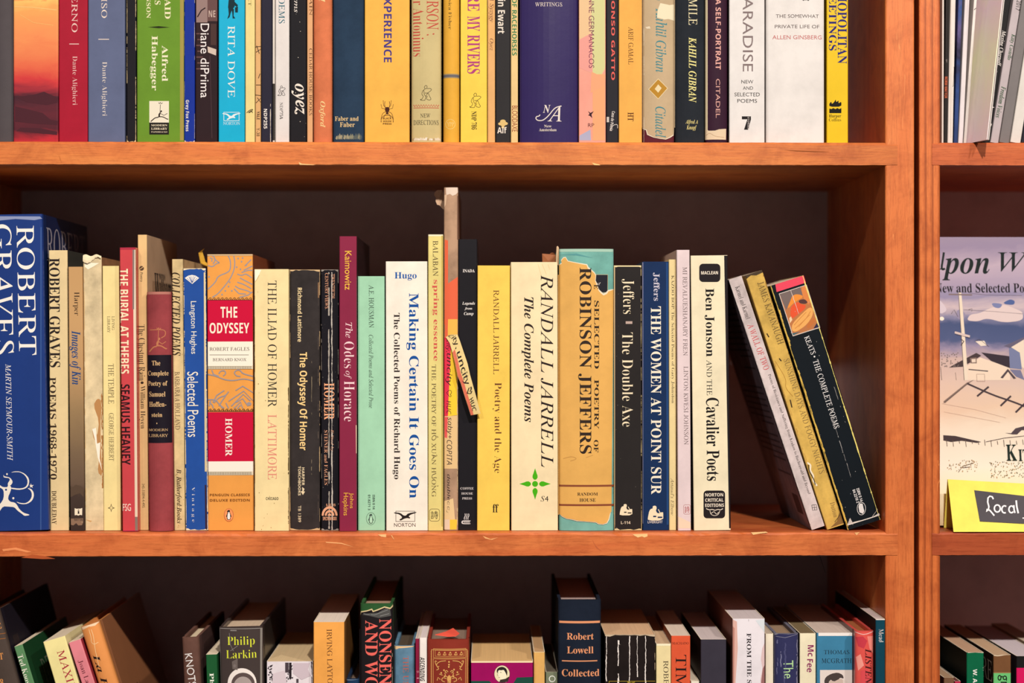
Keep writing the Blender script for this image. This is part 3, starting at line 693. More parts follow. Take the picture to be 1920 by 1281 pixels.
bg.extra.append(jacket('dust_jacket', ([(1460, -900), (1700, -900), (1700, 960), (1690, 1010), (1660, 1030), (1630, 1046), (1590, 1040), (1540, 1030), (1500, 1010), (1490, 975), (1466, 965), (1460, 960)],
    [(1460, -900), (1700, -900), (1700, 975), (1692, 1020), (1664, 1038), (1632, 1052), (1588, 1047), (1536, 1036), (1492, 1016), (1484, 982), (1460, 970)]), 'd2b88e', dr, label='torn beige paper jacket'))

# ---------------------------------------------------------------- pamphlets in the right bookcase, top shelf
GROUP['R'] = 'pamphlets on the top shelf of the right bookcase'; SHELF['R'] = LEVEL['T']; EF['R'] = EF['T']
def R(xt, xr, xb, col, label, **kw):
    Z(1620, 0, 4.003); kw.setdefault('name', PB); nm = kw.pop('name'); kw.setdefault('d', .14)
    dx = (xb - xt) / 1045.0                       # slope; xt is where the left edge leaves the frame's top
    yt = -800 + random.uniform(-60, 60)
    return Book('R', nm, xt + dx * yt, yt, xr + dx * yt, col, label, xb=xb, back=.010, **kw)
b = R(586, 602, 582, 'f0e4d4', 'slim white pamphlet against the figured upright', d=.13)
b = R(612, 636, 600, '2c2826', 'thin black spine with red capitals beside the white pamphlet', d=.14); b.t('NORM MATTOX', 603, 580, 630, 742, 'xb', 'e07048').t('93', 615, 450, 632, 475, 'x', '9a9088', 0)
b = R(648, 690, 626, 'f8f0e2', 'white stapled pamphlet with a wire staple showing'); b.l([(672, 508), (678, 508), (670, 655), (664, 652)], 3, '50483c').r(650, 0, 654, 1040, 'd8ccb8')
b = R(708, 740, 672, '3c4a80', 'pamphlet with a mottled blue and purple spine', mat=printed(EF['R'], 'Z', [(0, '2c4070'), (.2, '34508c'), (.35, '2c2c44'), (.5, '6a6090'), (.6, '3a5a94'), (.8, '4a3c5c')], 40, .3))
b = R(756, 794, 706, 'f6eeea', 'white pamphlet with several thin leaves, right of the blue one'); b.r(775, 0, 778, 600, 'cabfc0').r(790, 0, 793, 700, 'cabfc0')
b = R(824, 848, 746, 'fbf3e6', 'white pamphlet marked with one curved black line near its head'); b.l([(826, 80), (850, 66), (890, 66)], 5, '3a3430')
b7 = (820, 262)
b = R(1046, 1104, 886, '262424', 'black leaning spine with white italic lettering', d=.14); b.tl('Maxine Chernoff', 1048, 235, 1008, 500, 40, 'bi', 'f0e8dc').tl('Avenue B', 960, 795, 936, 952, 42, 'b', 'f0e8dc').l([(990, 540), (985, 570), (975, 600), (965, 680)], 5, 'e8e0d4').specks(30, 'a8a098', 1.3)
b = R(1118, 1182, 946, 'd0c4c2', 'pale lilac grey leaning spine with dark green lettering'); b.tl('2017', 1164, 10, 1152, 86, 34, 'x', '3a3a34').tl('Kitty Costello', 1120, 262, 1086, 455, 38, 'bi', '2c5a34').tl('Freedom Voices', 1050, 655, 1004, 888, 38, 'bi', '2c5a34')
b = R(1184, 1262, 1012, '8a8480', 'mid grey leaning spine right of the pale lilac one')
b = R(1264, 1345, 1095, 'f4eee0', 'white leaning pamphlet right of the grey spine')
b = R(1347, 1420, 1178, '30303a', 'dark slate leaning spine partly cut by the edge of the photograph')
for i, (c, lb) in enumerate((('d8c8a8', 'cream leaning spine beyond the dark slate one'),)):
    b = R(1422, 1500, 1253, c, lb)
# the open booklet that pokes out over the shelf edge
def booklet():
    k = PXM; root = empty('booklet', (PX(1815), 0.0, LEVEL['T'])); tag(root, 'booklet with a tan and violet marbled cover poking out over the shelf edge', 'booklet', GROUP['R'])
    m = printed(.8, 'Z', [(0, 'fbe6c8'), (.3, 'f4d8b4'), (.5, 'f8e0c4'), (.62, 'f0d0b4'), (.70, 'b894a4'), (.78, 'e8ccbc'), (.88, 'f0d4bc'), (1, '9880a8')], 40, .16, (1, 1, .5))
    mw = paper('f6eee2', EF['R'])
    def slab(name, P, th, mt, zz=0.0):
        lean = .11; H = .212; mb = MB(); q = []
        for x, y in P: q.append((x, y))
        n = len(q); nor = []
        for i in range(n):
            a, c = q[max(i - 1, 0)], q[min(i + 1, n - 1)]; L = sqrt((c[0] - a[0]) ** 2 + (c[1] - a[1]) ** 2); nor.append((-(c[1] - a[1]) / L * th, (c[0] - a[0]) / L * th))
        ring = q + [(q[i][0] + nor[i][0], q[i][1] + nor[i][1]) for i in range(n - 1, -1, -1)]; L = len(ring)
        vs = [(x + lean * z_, y, z_) for z_ in (zz, H) for x, y in ring]
        mb.add(vs, [(j, (j + 1) % L, L + (j + 1) % L, L + j) for j in range(L)] + [tuple(range(L, 2 * L)), tuple(range(L - 1, -1, -1))], mt)
        return mb.build(name, root)
    slab('cover', [(.006, .145), (.003, .06), (.0005, .022), (.0045, .002), (.0098, -.020)], -.0007, m)
    slab('leaf', [(.008, .142), (.0052, .06), (.0027, .024), (.0066, .004), (.0108, -.0185)], .0007, mw)
booklet()

# ================================================================ MIDDLE SHELF
def M(zoom, xl, yt, xr, xb, col, label, **kw):
    Z(*zoom); kw.setdefault('name', PB); nm = kw.pop('name')
    return Book('M', nm, xl, yt, xr, col, label, xb=xb, **kw)
z1 = (0, 380, 2)
b = M(z1, -110, 46, 159, -85, '1c3a7c', 'tall thick royal blue hardcover with huge white capitals at the far left', name=HC, kind='gloss', d=.162, sag=.002, side='16264e', back=.012)
b.t('ROBERT', 68, 85, 134, 572, 's', 'f4f0e0').t('GRAVES', -24, 80, 50, 570, 's', 'f4f0e0').t('MARTIN SEYMOUR-SMITH', 26, 605, 47, 968, 'i', 'e8e4dc')
Z(0, 860, 6.404)
for P in ([(135, 170), (180, 155), (240, 155), (300, 180), (345, 225), (358, 270), (350, 320), (330, 350), (290, 370), (230, 378), (140, 365), (140, 350), (230, 362), (285, 356), (320, 338), (338, 300), (335, 250), (305, 200), (250, 165), (190, 163)],
          [(345, 355), (385, 370), (410, 410), (412, 460), (390, 510), (340, 545), (280, 552), (230, 540), (200, 518), (250, 535), (310, 540), (355, 515), (385, 470), (388, 420), (370, 380), (340, 362)],
          [(-40, 300), (0, 315), (40, 345), (100, 345), (100, 325), (130, 325), (145, 350), (140, 375), (125, 420), (110, 450), (105, 490), (130, 520), (185, 530), (210, 555), (240, 610), (290, 655), (360, 675), (355, 685), (300, 692), (270, 665), (220, 630), (180, 585), (120, 580), (45, 575), (0, 640), (-40, 700), (-40, 600), (40, 510), (55, 450), (50, 380), (20, 355), (-40, 335)],
          [(105, 330), (100, 300), (130, 255), (115, 235), (60, 230), (45, 215), (70, 215), (130, 230), (158, 270), (158, 295), (135, 325)],
          [(375, 300), (385, 322), (410, 320), (392, 335), (398, 356), (380, 342), (360, 352), (370, 334), (358, 318), (374, 322)]): b.p(P, 'f4ecd8')
b.l([(60, 225), (50, 200)], 6, 'f4ecd8').e(92, 188, 10, 12, 'f4ecd8', 10).e(168, 478, 13, 14, 'f4ecd8', 8).e(80, 376, 13, 13, '1c3a7c', 8)
b.side_t('ROBERT', 12, 9, 150, 36, 's', '9a98a2'); Z(*z1)
b.p([(-100, 50), (150, 50), (158, 58), (130, 64), (60, 60), (0, 66), (-100, 62)], '8c98b8').crack(.5, .985, 1, .1, 'ffffff', 1)  # highlight on the plastic wrap, painted in as a pale strip along the head
b.r(152, 90, 156, 1230, '3a5a94')
b = M(z1, 182, 178, 253, 188, 'ecd49c', 'cream paperback with bold black capitals and a dark landscape on its side', side='3a3c36', d=.15)
b.t('ROBERT GRAVES', 185, 207, 225, 618, 'b', '2a2220').t('POEMS 1968-1970', 187, 655, 212, 1040, 'b', '3a2c22').t('DOUBLEDAY', 194, 1082, 212, 1208, 'b', '4a3624')
for y0, y1, c in ((245, 470, '4c4a3a'), (470, 760, '8a8664'), (760, 880, '4e6058'), (880, 960, '28403c'), (960, 1100, '1e4244'), (1100, 1190, '2c3830'), (1190, 1228, 'a89c78')): b.side_r(.5, (y0 - 178) * .205, 148, (y1 - 178) * .205, c)
b = M(z1, 255, 240, 309, 263, '8a7254', 'paperback with a hazy sepia landscape photograph, blue italics and a white book emblem', d=.14,
      mat=printed(EF['M'], 'Z', [(0, '3a2e28'), (.13, '463830'), (.18, '6a5644'), (.3, '7c664c'), (.45, '9c8058'), (.62, 'c29a68'), (.8, 'caa06a'), (1, 'c69c66')], 55, .035))
b.t('Harper', 273, 335, 298, 423, 's', '38281e').t('Images of Kin', 260, 480, 303, 683, 'bi', '24487c')
Z(0, 860, 6.404)
b.p([(896, 600), (920, 608), (942, 606), (965, 606), (988, 598), (986, 686), (962, 680), (942, 690), (920, 682), (897, 686)], 'f4e8c8').t('i', 928, 618, 958, 668, 'b', '2a2420', 0)
b.p([(850, 726), (998, 722), (1000, 770), (985, 805), (940, 808), (915, 780), (880, 808), (852, 800)], '8a7058').t('80730', 890, 728, 995, 752, 's', '3a2e28', 0).e(920, 374, 8, 10, 'e8dcc4', 8).e(912, 382, 6, 6, 'e8dcc4', 8).e(985, 770, 3, 5, 'd8c8a8', 8)
for P in ([(842, 330), (870, 350), (910, 318), (960, 330), (1000, 350), (1004, 470), (960, 420), (900, 440), (846, 470)],): b.p(P, '5a4838')
b = M(z1, 311, 204, 381, 319, 'f2dcaa', 'blank cream spine torn along its right edge and curled at its head', kind='worn', d=.14, side='a07850')
b.p([(350, 760), (365, 735), (378, 740), (381, 775), (376, 830), (380, 960), (384, 1030), (366, 1012), (372, 960), (366, 900), (352, 890), (345, 850), (358, 845), (364, 880), (372, 820)], 'c08c54').p([(346, 850), (360, 845), (364, 905), (376, 900), (374, 960), (384, 1010), (376, 985), (366, 955), (356, 890)], 'fff6dc').crack(.97, .5, .82, 5, 'b07a44', .1, 1)
b.p([(316, 212), (345, 225), (372, 226), (352, 238), (330, 250), (318, 240)], 'fff2d2').crack(.04, .05, .95, 2, 'd8b880', .4).p([(320, 1190), (345, 1195), (340, 1200)], 'd0a468')
def curl(s, root):
    Z(*z1); mb = MB(); m = paper('f6e4b8', s.E); rows = []
    for i in range(13):
        t = i / 12; u = s.W * t; rows.append([(u * s.k, -.0003 - .0014 * sin(j / 3 * 2) * (0.6 + .4 * sin(i * .7)), s.H * s.k + .0004 + .0018 * (1 - j / 3) * (.6 + .4 * sin(i * .9)) - .0052 * (j / 3) * (0.55 + .45 * sin(i * .45 + .3) + .06 * sin(i * 2.9))) for j in range(4)])
    vs = [v for r_ in rows for v in r_]; fs = [(i * 4 + j, i * 4 + 4 + j, i * 4 + 5 + j, i * 4 + 1 + j) for i in range(12) for j in range(3)]
    mb.add(vs, fs, m); mb.build('torn_paper_curl', root)
b.extra.append(curl)
b = M(z1, 383, 237, 448, 388, 'fae69c', 'pale yellow paperback with sparse grey serif lettering and a tiny four-pointed star', d=.135)
b.t('LIVING', 419, 426, 430, 478, 's', '5a4c34').t('LIBRARY', 402, 426, 413, 488, 's', '5a4c34').t('THE TEMPLE', 406, 605, 427, 755, 's', '6a5a3c').t('GEORGE HERBERT', 408, 790, 427, 970, 's', '6a5a3c')
b.p([(417, 1130), (420, 1142), (431, 1147), (420, 1151), (417, 1163), (414, 1151), (404, 1147), (414, 1142)], '6a5a3c').p([(417, 1137), (419, 1144), (425, 1147), (419, 1149), (417, 1156), (415, 1149), (410, 1147), (415, 1144)], 'fae69c')
z2 = (220, 380, 2)
b = M(z2, 8, 168, 68, 19, 'd2484c', 'red paperback with condensed cream and black capitals and a grey strip at its edge', back=.0105, d=.14, kind='gloss')
b.r(57, 176, 64, 400, '8a7a70').p([(64, 176), (69, 176), (70, 430), (63, 430)], 'e8d8bc').p([(60, 400), (70, 400), (76, 1180), (66, 1180)], 'e8d4b4').p([(66, 1180), (76, 1180), (77, 1240), (67, 1240)], '8a7868')
b.t('THE BURIAL AT THEBES', 8, 248, 42, 642, 'xb', 'f6e6bc').t('SEAMUS HEANEY', 13, 682, 48, 985, 'xb', '2c1418').t('FSG', 20, 1131, 51, 1158, 'x', 'fae8d0', 0).band(168, 176, 'b03044').band(1232, 1241, 'b02050')
b = M(z2, 75.5, 120, 111, 83.5, 'e8c284', 'tall slim tan paperback with a tan side, rising behind the short red cloth book', side='c8a884', d=.14, back=.02)
b.t('The Chestnut Rain', 80, 458, 104, 668, 's', '3a2c20').e(93, 676, 6, 5, '3a2c20', 10).t('William Heyen', 82, 688, 105, 848, 's', '3a2c20').t('Poetry', 84, 262, 96, 297, 'x', '4a3c2c').e(91, 246, 9, 9, '5a4430', 12).l([(84, 250), (98, 240)], 2, 'e8c284').t('345-33894-4-495', 93, 1055, 103, 1145, 'x', '6a5638')
b.side_t('William', 32, 28, 112, 52, 'b', '3a3430').side_r(32, 53, 118, 56, '3a3430')
b = M(z2, 109, 335, 201, 118, 'a4484a', 'short faded red cloth book with a black label of gilt lettering', name=HC, kind='cloth', sag=.0045, d=.125, back=.014)
b.band(330, 345, 'b87868', .4)
runner(b, 122, 468, 188, 560, 'c07a52', 4); b.l([(124, 478), (175, 476), (184, 485), (182, 500), (168, 508)], 3, 'c07a52')
def lab(s, root):
    Z(*z2); mb = MB(); old = s.items; s.items = []; s.n = 0
    s.band(572, 902, '1c1620', .3)
    G = 'e4bc84'
    for tx, x0, x1, y0, y1, f in (('The', 132, 165, 593, 611, 'b'), ('Complete', 116, 194, 631, 654, 'b'), ('Poetry of', 116, 190, 669, 692, 'b'), ('Samuel', 121, 183, 709, 728, 'b'), ('Hoffen-', 121, 186, 747, 766, 'b'), ('stein', 131, 172, 788, 804, 'b'), ('MODERN', 119, 192, 848, 857, 's'), ('LIBRARY', 119, 192, 868, 879, 's')): s.t(tx, x0, y0, x1, y1, f, G, 0)
    s.e(152, 828, 2, 3, G, 6); s.paint(mb, s.items); s.items = old; o = mb.build('spine_label', root); o['label'] = 'black label with gilt lettering'
b.extra.append(lab)
b = M(z2, 204, 212, 246, 213, 'eed296', 'cream paperback with black italic capitals and a loose yellow ribbon behind it', side='c8a878', d=.14, kind='worn')
b.t('COLLECTED POEMS', 205, 262, 236, 575, 'bi', '34281c').t('BARBARA A HOLLAND', 216, 635, 235, 852, 's', '5a4630').t('B. Rutherford:Books', 218, 1000, 241, 1205, 'bi', '4a3828')
b.specks(10, 'b88c4c', 3)
def ribbon(s, root):
    mb = MB(); m = paper('d8a83c', s.E); pts = []
    x0, z0 = s.W * s.k + .0045, s.H * s.k
    P = [(0.022, .020), (.018, .016), (.019, .008), (.020, .002), (.024, -.001), (.030, -.004), (.036, -.002)]
    for i, (x, z_) in enumerate(P): pts += [(x0 + (x - .018) * .8, .05, z0 + (z_ - .004) * .6), (x0 + (x - .018) * .8 + .003 * sin(i * .5 + .3), .054, z0 + (z_ - .004) * .6 + .001)]
    pts = pts + [(x + .0003, y, z_ + .0003) for x, y, z_ in pts]; n = len(P)
    fs = [(2 * i, 2 * i + 1, 2 * i + 3, 2 * i + 2) for i in range(n - 1)] + [(2 * n + 2 * i + 2, 2 * n + 2 * i + 3, 2 * n + 2 * i + 1, 2 * n + 2 * i) for i in range(n - 1)]
    mb.add(pts, fs, m); mb.build('ribbon_marker', root)
b.extra.append(ribbon)
b = M(z2, 246, 247, 332, 256, '2452a0', 'royal blue paperback with white condensed lettering, a fan emblem and rubbed cream edges', d=.135, wear='e8d8ac')
b.edges('ecdcb4', 2.0, .15); b.p([(324, 262), (330, 262), (335, 1010), (328, 1010)], 'dcc898').p([(328, 1060), (334, 1060), (337, 1232), (330, 1225)], '3a2430')
b.p([(253, 283), (266, 274), (280, 271), (294, 274), (307, 283), (281, 305)], 'f2ecdc')
for a, c in (((261, 283), (272, 280)), ((268, 277), (277, 290)), ((276, 276), (281, 294)), ((285, 276), (281, 294)), ((293, 277), (285, 290)), ((300, 283), (290, 281))): b.l([a, (280, 301), c], 1.5, '2452a0')
b.t('Langston Hughes', 270, 370, 297, 568, 'x', 'f2eed8').t('Selected Poems', 263, 635, 304, 880, 'x', 'f4ecd4').t('V i n t a g e', 277, 1068, 291, 1200, 's', 'dcdcd8')
z2b = (250, 440, 4.928)
b = M(z2, 336, 194, 508, 340, 'f0a44c', 'broad orange and crimson banded paperback with grey scroll patterns and a white panel', d=.15, back=.016, side='8a4a2a', kind='gloss')
G = '9c9494'
Z(*z2b)
for P in ([(690, 195), (720, 190), (750, 205), (755, 245), (735, 270)], [(705, 215), (728, 220), (725, 250)], [(690, 285), (730, 300), (770, 265), (800, 262), (765, 240), (745, 215)], [(870, 185), (895, 230), (900, 300), (885, 345), (780, 385), (760, 440), (690, 505)], [(925, 180), (940, 260), (930, 330), (900, 400), (850, 470), (780, 550), (730, 580)],
          [(960, 365), (1000, 380), (1040, 360), (1095, 400)], [(985, 400), (1040, 430), (1100, 460)], [(960, 440), (1020, 460), (1090, 500)], [(940, 475), (980, 500), (1060, 520), (1090, 540)], [(930, 500), (975, 545), (1040, 550)], [(1000, 350), (1060, 330), (1100, 330)], [(1020, 330), (1100, 290)], [(1030, 290), (1090, 230)], [(980, 580), (1060, 560), (1100, 530)]): b.l(P, 11, G)
for x, y in ((968, 220), (1000, 250), (990, 320), (955, 300), (1045, 280), (880, 480), (850, 520), (910, 520), (890, 440), (820, 555), (1010, 215), (700, 390)): b.e(x, y, 8, 9, G, 8)
def waves(y0, y1, x0, x1):
    n = 11; w_ = (x1 - x0) / n
    for i in range(n):
        cx = x0 + w_ * (i + .5); cy = (y0 + y1) / 2; h = (y1 - y0) / 2
        b.l([(cx - w_ * .5, cy + h), (cx - w_ * .2, cy - h * .2), (cx + w_ * .1, cy - h), (cx + w_ * .38, cy - h * .5), (cx + w_ * .35, cy + h * .3), (cx + w_ * .12, cy + h * .3), (cx + w_ * .12, cy - h * .1)], 4.5, '4a2a20')
    b.r(x0, y1 - 4, x1, y1 + 2, '4a2a20')
waves(582, 606, 688, 1098)
Z(*z2)
b.band(367, 522, 'cc0838').band(522, 613, 'f8f0d8').band(613, 626, 'efe2c0').band(787, 972, 'cc0838').band(972, 1010, 'f8f0dc').band(1010, 1024, 'efe2c0')
for yy in (613, 1010):
    for i in range(26): b.r(342 + i * 6.3, yy + 1.5, 343.2 + i * 6.3, yy + 12, '4a4038')
    for dy in (1.5, 6.5, 11): b.r(340, yy + dy, 505, yy + dy + 1.2, '4a4038')
b.t('THE', 387, 391, 450, 432, 'xb', 'f8ecd0', 0).t('ODYSSEY', 346, 451, 495, 491, 'xb', 'f8ecd0', 0).t('ROBERT FAGLES', 346, 543, 495, 556, 's', '4a403a', 0).r(346, 571, 493, 572.5, '6a5c50').t('BERNARD KNOX', 358, 584, 484, 595, 's', '4a403a', 0)
Z(380, 620, 4.927)
for P in ([(45, 405), (120, 420), (200, 455), (280, 465), (380, 445), (470, 465)], [(85, 365), (100, 405), (150, 425)], [(150, 400), (165, 375), (205, 370), (215, 400), (190, 420)], [(350, 425), (310, 420), (290, 390), (310, 368), (345, 365), (370, 400), (470, 425)],
          [(240, 655), (380, 560), (470, 650)], [(305, 555), (370, 515), (470, 575)], [(265, 700), (375, 590), (440, 650)], [(310, 665), (370, 630), (420, 700)], [(290, 720), (350, 660), (370, 720)], [(320, 725), (350, 690)], [(215, 670), (240, 720)], [(95, 665), (130, 600), (200, 555)], [(105, 670), (150, 620), (215, 600), (240, 565)], [(150, 700), (180, 650), (215, 600)], [(45, 640), (120, 640), (160, 690), (200, 720)], [(60, 700), (75, 650)], [(100, 720), (90, 690), (60, 660)], [(180, 720), (170, 700)]): b.l(P, 11, G)
b.e(430, 680, 22, 18, G, 10); waves(725, 748, 48, 470)
Z(*z2)
b.t('HOMER', 405, 810, 431, 952, 'b', 'f6ecd8').t('PENGUIN CLASSICS', 347, 1093, 497, 1102, 'xb', '8a5420', 0).t('DELUXE EDITION', 347, 1113, 497, 1122, 'xb', '8a5420', 0)
penguin(b, 418, 1173, 17, 24, 'b04428', 'f09a5c')
b.r(336, 190, 508, 199, 'd8b888')
z3 = (460, 380, 2)
b = M(z3, 33, 250, 163, 34, 'f8e2a4', 'thick pale yellow paperback with thin black and salmon capitals, chipped at its top left', d=.135, back=.013)
b.t('THE ILIAD OF HOMER', 84, 293, 118, 768, 's', '38302a').t('LATTIMORE', 84, 796, 118, 1040, 's', 'e49078').t('CHICAGO', 77, 1106, 124, 1117, 'xb', '2a241e', 0)
b.p([(30, 280), (32, 252), (60, 252), (52, 270), (44, 285), (36, 300)], 'fff4d4').l([(52, 272), (44, 288), (36, 298)], 2, 'c8a868').specks(16, 'a89058', 3).crack(.985, .35, .98, 2, '6a5838', .3).crack(.01, .1, .98, 1.5, 'c8a468', .4)
b = M(z3, 166, 252, 281, 166, '383230', 'charcoal paperback with condensed gold lettering and creased right edge', d=.14, wear='d8bc8c', kind='worn')
b.t('Richmond Lattimore', 196, 320, 213, 523, 'xb', 'f0d8a0').t('The Odyssey Of Homer', 195, 562, 233, 930, 'xb', 'f8d48c').t('TORCHBOOKS', 198, 990, 208, 1100, 'xb', 'ecd8ac').t('HARPER', 212, 995, 222, 1062, 'xb', 'ecd8ac').t('TB 1389', 198, 1138, 209, 1200, 'x', 'ecd8ac')
b.p([(213, 1068), (222, 1075), (218, 1085), (224, 1085), (216, 1098), (208, 1085), (214, 1083)], 'ecd8ac')
b.edges('d8b886', 1.5, .55).crack(.72, .35, .8, .8, 'a89878', .6).crack(.94, .05, .98, 1.2, '6a5c50', .5).r(272, 300, 277, 358, '8a6a4a')
b = M(z3, 283, 252, 350, 284, '18161c', 'worn black paperback with two white creases and orange lettering', d=.14, wear='b8ab98')
O = 'e8a880'
b.t('TWENTIETH', 322, 268, 335, 360, 's', O).t('CENTURY VIEWS', 299, 265, 311, 398, 's', O).t('HOMER', 295, 678, 334, 815, 'b', 'f4ac7c').t('Edited by', 319, 852, 331, 935, 'i', O).t('STEINER and FAGLES', 296, 855, 309, 1060, 's', O)
b.crack(.45, .01, .99, 3.0, 'b0a898', .08, .4).crack(.62, .01, .99, 2.6, 'c8c0b0', .08, .4).edges('9c9284', 1.4, .45).specks(40, 'a8a094', 1.4)
b.t('S-TC-15', 303, 1131, 338, 1140, 'xb', O, 0).t('SPECTRUM BOOK', 291, 1180, 343, 1193, 'xb', O, 0)
for r0, r1 in ((30, 22), (18, 11), (7, .1)): b.p([(316 + r0 * cos(a), 1176 - r0 * sin(a) * 1.2) for a in [pi * i / 14 for i in range(15)]] + [(316 + r1 * cos(a), 1176 - r1 * sin(a) * 1.2) for a in [pi * i / 14 for i in range(14, -1, -1)]], O)
b = M(z3, 352, 127, 418, 352, '8c2844', 'tall maroon paperback with yellow and pale pink lettering', side='2c1a1e', d=.155, back=.0105, kind='gloss')
b.t('Kaimowitz', 373, 182, 398, 328, 'x', 'f0c040').t('The', 376, 450, 402, 508, 'i', 'f0d0cc').t('Odes', 370, 522, 408, 622, 's', 'f4d4d0').t('of', 370, 632, 398, 662, 'i', 'f0d0cc').t('Horace', 370, 670, 409, 822, 's', 'f4d4d0').t('Johns', 388, 1090, 406, 1148, 'x', 'ecb83c').t('Hopkins', 363, 1090, 386, 1175, 'x', 'ecb83c').p([(414, 836), (418, 836), (418, 942), (415, 942)], 'e8c8a8')
b = M(z3, 421, 277, 523, 422, 'a8dcb4', 'mint green paperback with small black lettering and a penguin in an oval', d=.13)
b.t('A.E. HOUSMAN', 463, 310, 482, 470, 's', '2e3c34').t('Collected Poems and Selected Prose', 463, 497, 480, 772, 'i', '3a4a40').t('ISBN 0 14', 477, 1097, 486, 1152, 'xb', '2e3c34').t('01.8271 3', 460, 1097, 469, 1155, 'xb', '2e3c34')
penguin(b, 471, 1187, 17, 23, '3a4a40', None, '34443c', 'b4e0bc')
z4 = (700, 330, 1.8838)
b = M(z4, 43, 303, 191, 45, 'faf2dc', 'thick white paperback with large blue slab lettering and a gull emblem', d=.15, back=.014, side='3a3430')
b.t('Hugo', 75, 341, 153, 370, 'b', '1c58a0', 0).t('Making Certain It Goes On', 117, 415, 161, 1140, 'b', '145098').t('The Collected Poems of Richard Hugo', 67, 485, 94, 1073, 'b', '2c2220')
gull(b, 73, 1186, 153, 1222, '241e1c', 1.6); b.t('NORTON', 73, 1228, 149, 1241, 'x', '241e1c', 0)
b = M(z4, 193, 208, 247, 193, 'e8d884', 'slim straw yellow paperback with black and red lettering, left of the torn tall spine', d=.14, back=.0135)
b.t('BALABAN', 210, 230, 229, 355, 's', '4a3a28').t('spring essence', 208, 368, 231, 655, 'b', 'd0584c').t('THE POETRY OF H\u1ed2 XU\u00c2N H\u01afONG', 206, 668, 230, 1135, 's', '5a4830').l([(224, 1096), (229, 1098), (229, 1094)], 1.6, '5a4830')
b.l(rrect(198, 1178, 234, 1221, 9), 1.4, '5a4830', True).t('\u8a69', 203, 1185, 229, 1213, 'x', '3a2c20', 0).band(208, 214, 'f4ecc4').r(241, 212, 245, 1240, 'c0a850')
z4b = (790, 340, 4.271)
b = M(z4, 249, 42, 300, 249, 'bc9878', 'tall torn spine with handwritten paper tape, rising highest in the middle row', kind='worn', d=.15, side='8a6450', sag=.0012)
Z(*z4b)
b.p([(196, 55), (290, 52), (300, 90), (275, 110), (250, 120), (230, 105), (200, 115)], 'e4d0b8').r(286, 120, 302, 470, '8a6a54')
b.p([(188, 470), (214, 478), (214, 822), (292, 768), (292, 1108), (186, 1108)], 'e46844').p([(212, 1108), (290, 1108), (290, 1240), (212, 1240)], 'f4b850').p([(184, 1108), (214, 1108), (210, 1260), (184, 1300)], 'e46844').crack(.04, .4, 1, 3, 'a08464', .2).p([(184, 115), (205, 108), (196, 190), (182, 215)], 'dcbc98')
Z(790, 580, 4.271)
b.p([(184, 230), (232, 235), (252, 330), (235, 480), (214, 860), (210, 1035), (186, 1035), (180, 600)], 'e43850').p([(236, 330), (290, 340), (290, 850), (212, 860)], 'fad038')
b.p([(184, 860), (292, 855), (290, 1280), (174, 1280), (172, 1000)], 'e8c488').p([(186, 866), (212, 866), (206, 1035), (188, 1030)], 'e85c58')
HW = '2a2024'
b.t('city,', 192, 250, 232, 345, 'xi', HW).t('uncity', 192, 355, 246, 618, 'xi', HW).t('HUC', 202, 735, 238, 845, 'xi', HW).t('saby+', 200, 868, 250, 1040, 'xi', HW).t('COPITA', 204, 1050, 246, 1248, 'xi', HW)
b.l([(202, 672), (222, 650), (240, 655), (242, 678), (228, 684), (242, 696), (230, 708), (202, 672)], 4, HW)
Z(*z4); b.t('doubleday', 258, 1055, 272, 1200, 'xi', HW).p([(250, 1150), (282, 1140), (292, 1250), (250, 1250)], 'e8c890').p([(270, 1215), (296, 1215), (294, 1250), (270, 1250)], 'f4c840').r(250, 1215, 270, 1250, 'e4cdb0').crack(.95, .55, .98, 3, 'd8bc90', .2, .6)
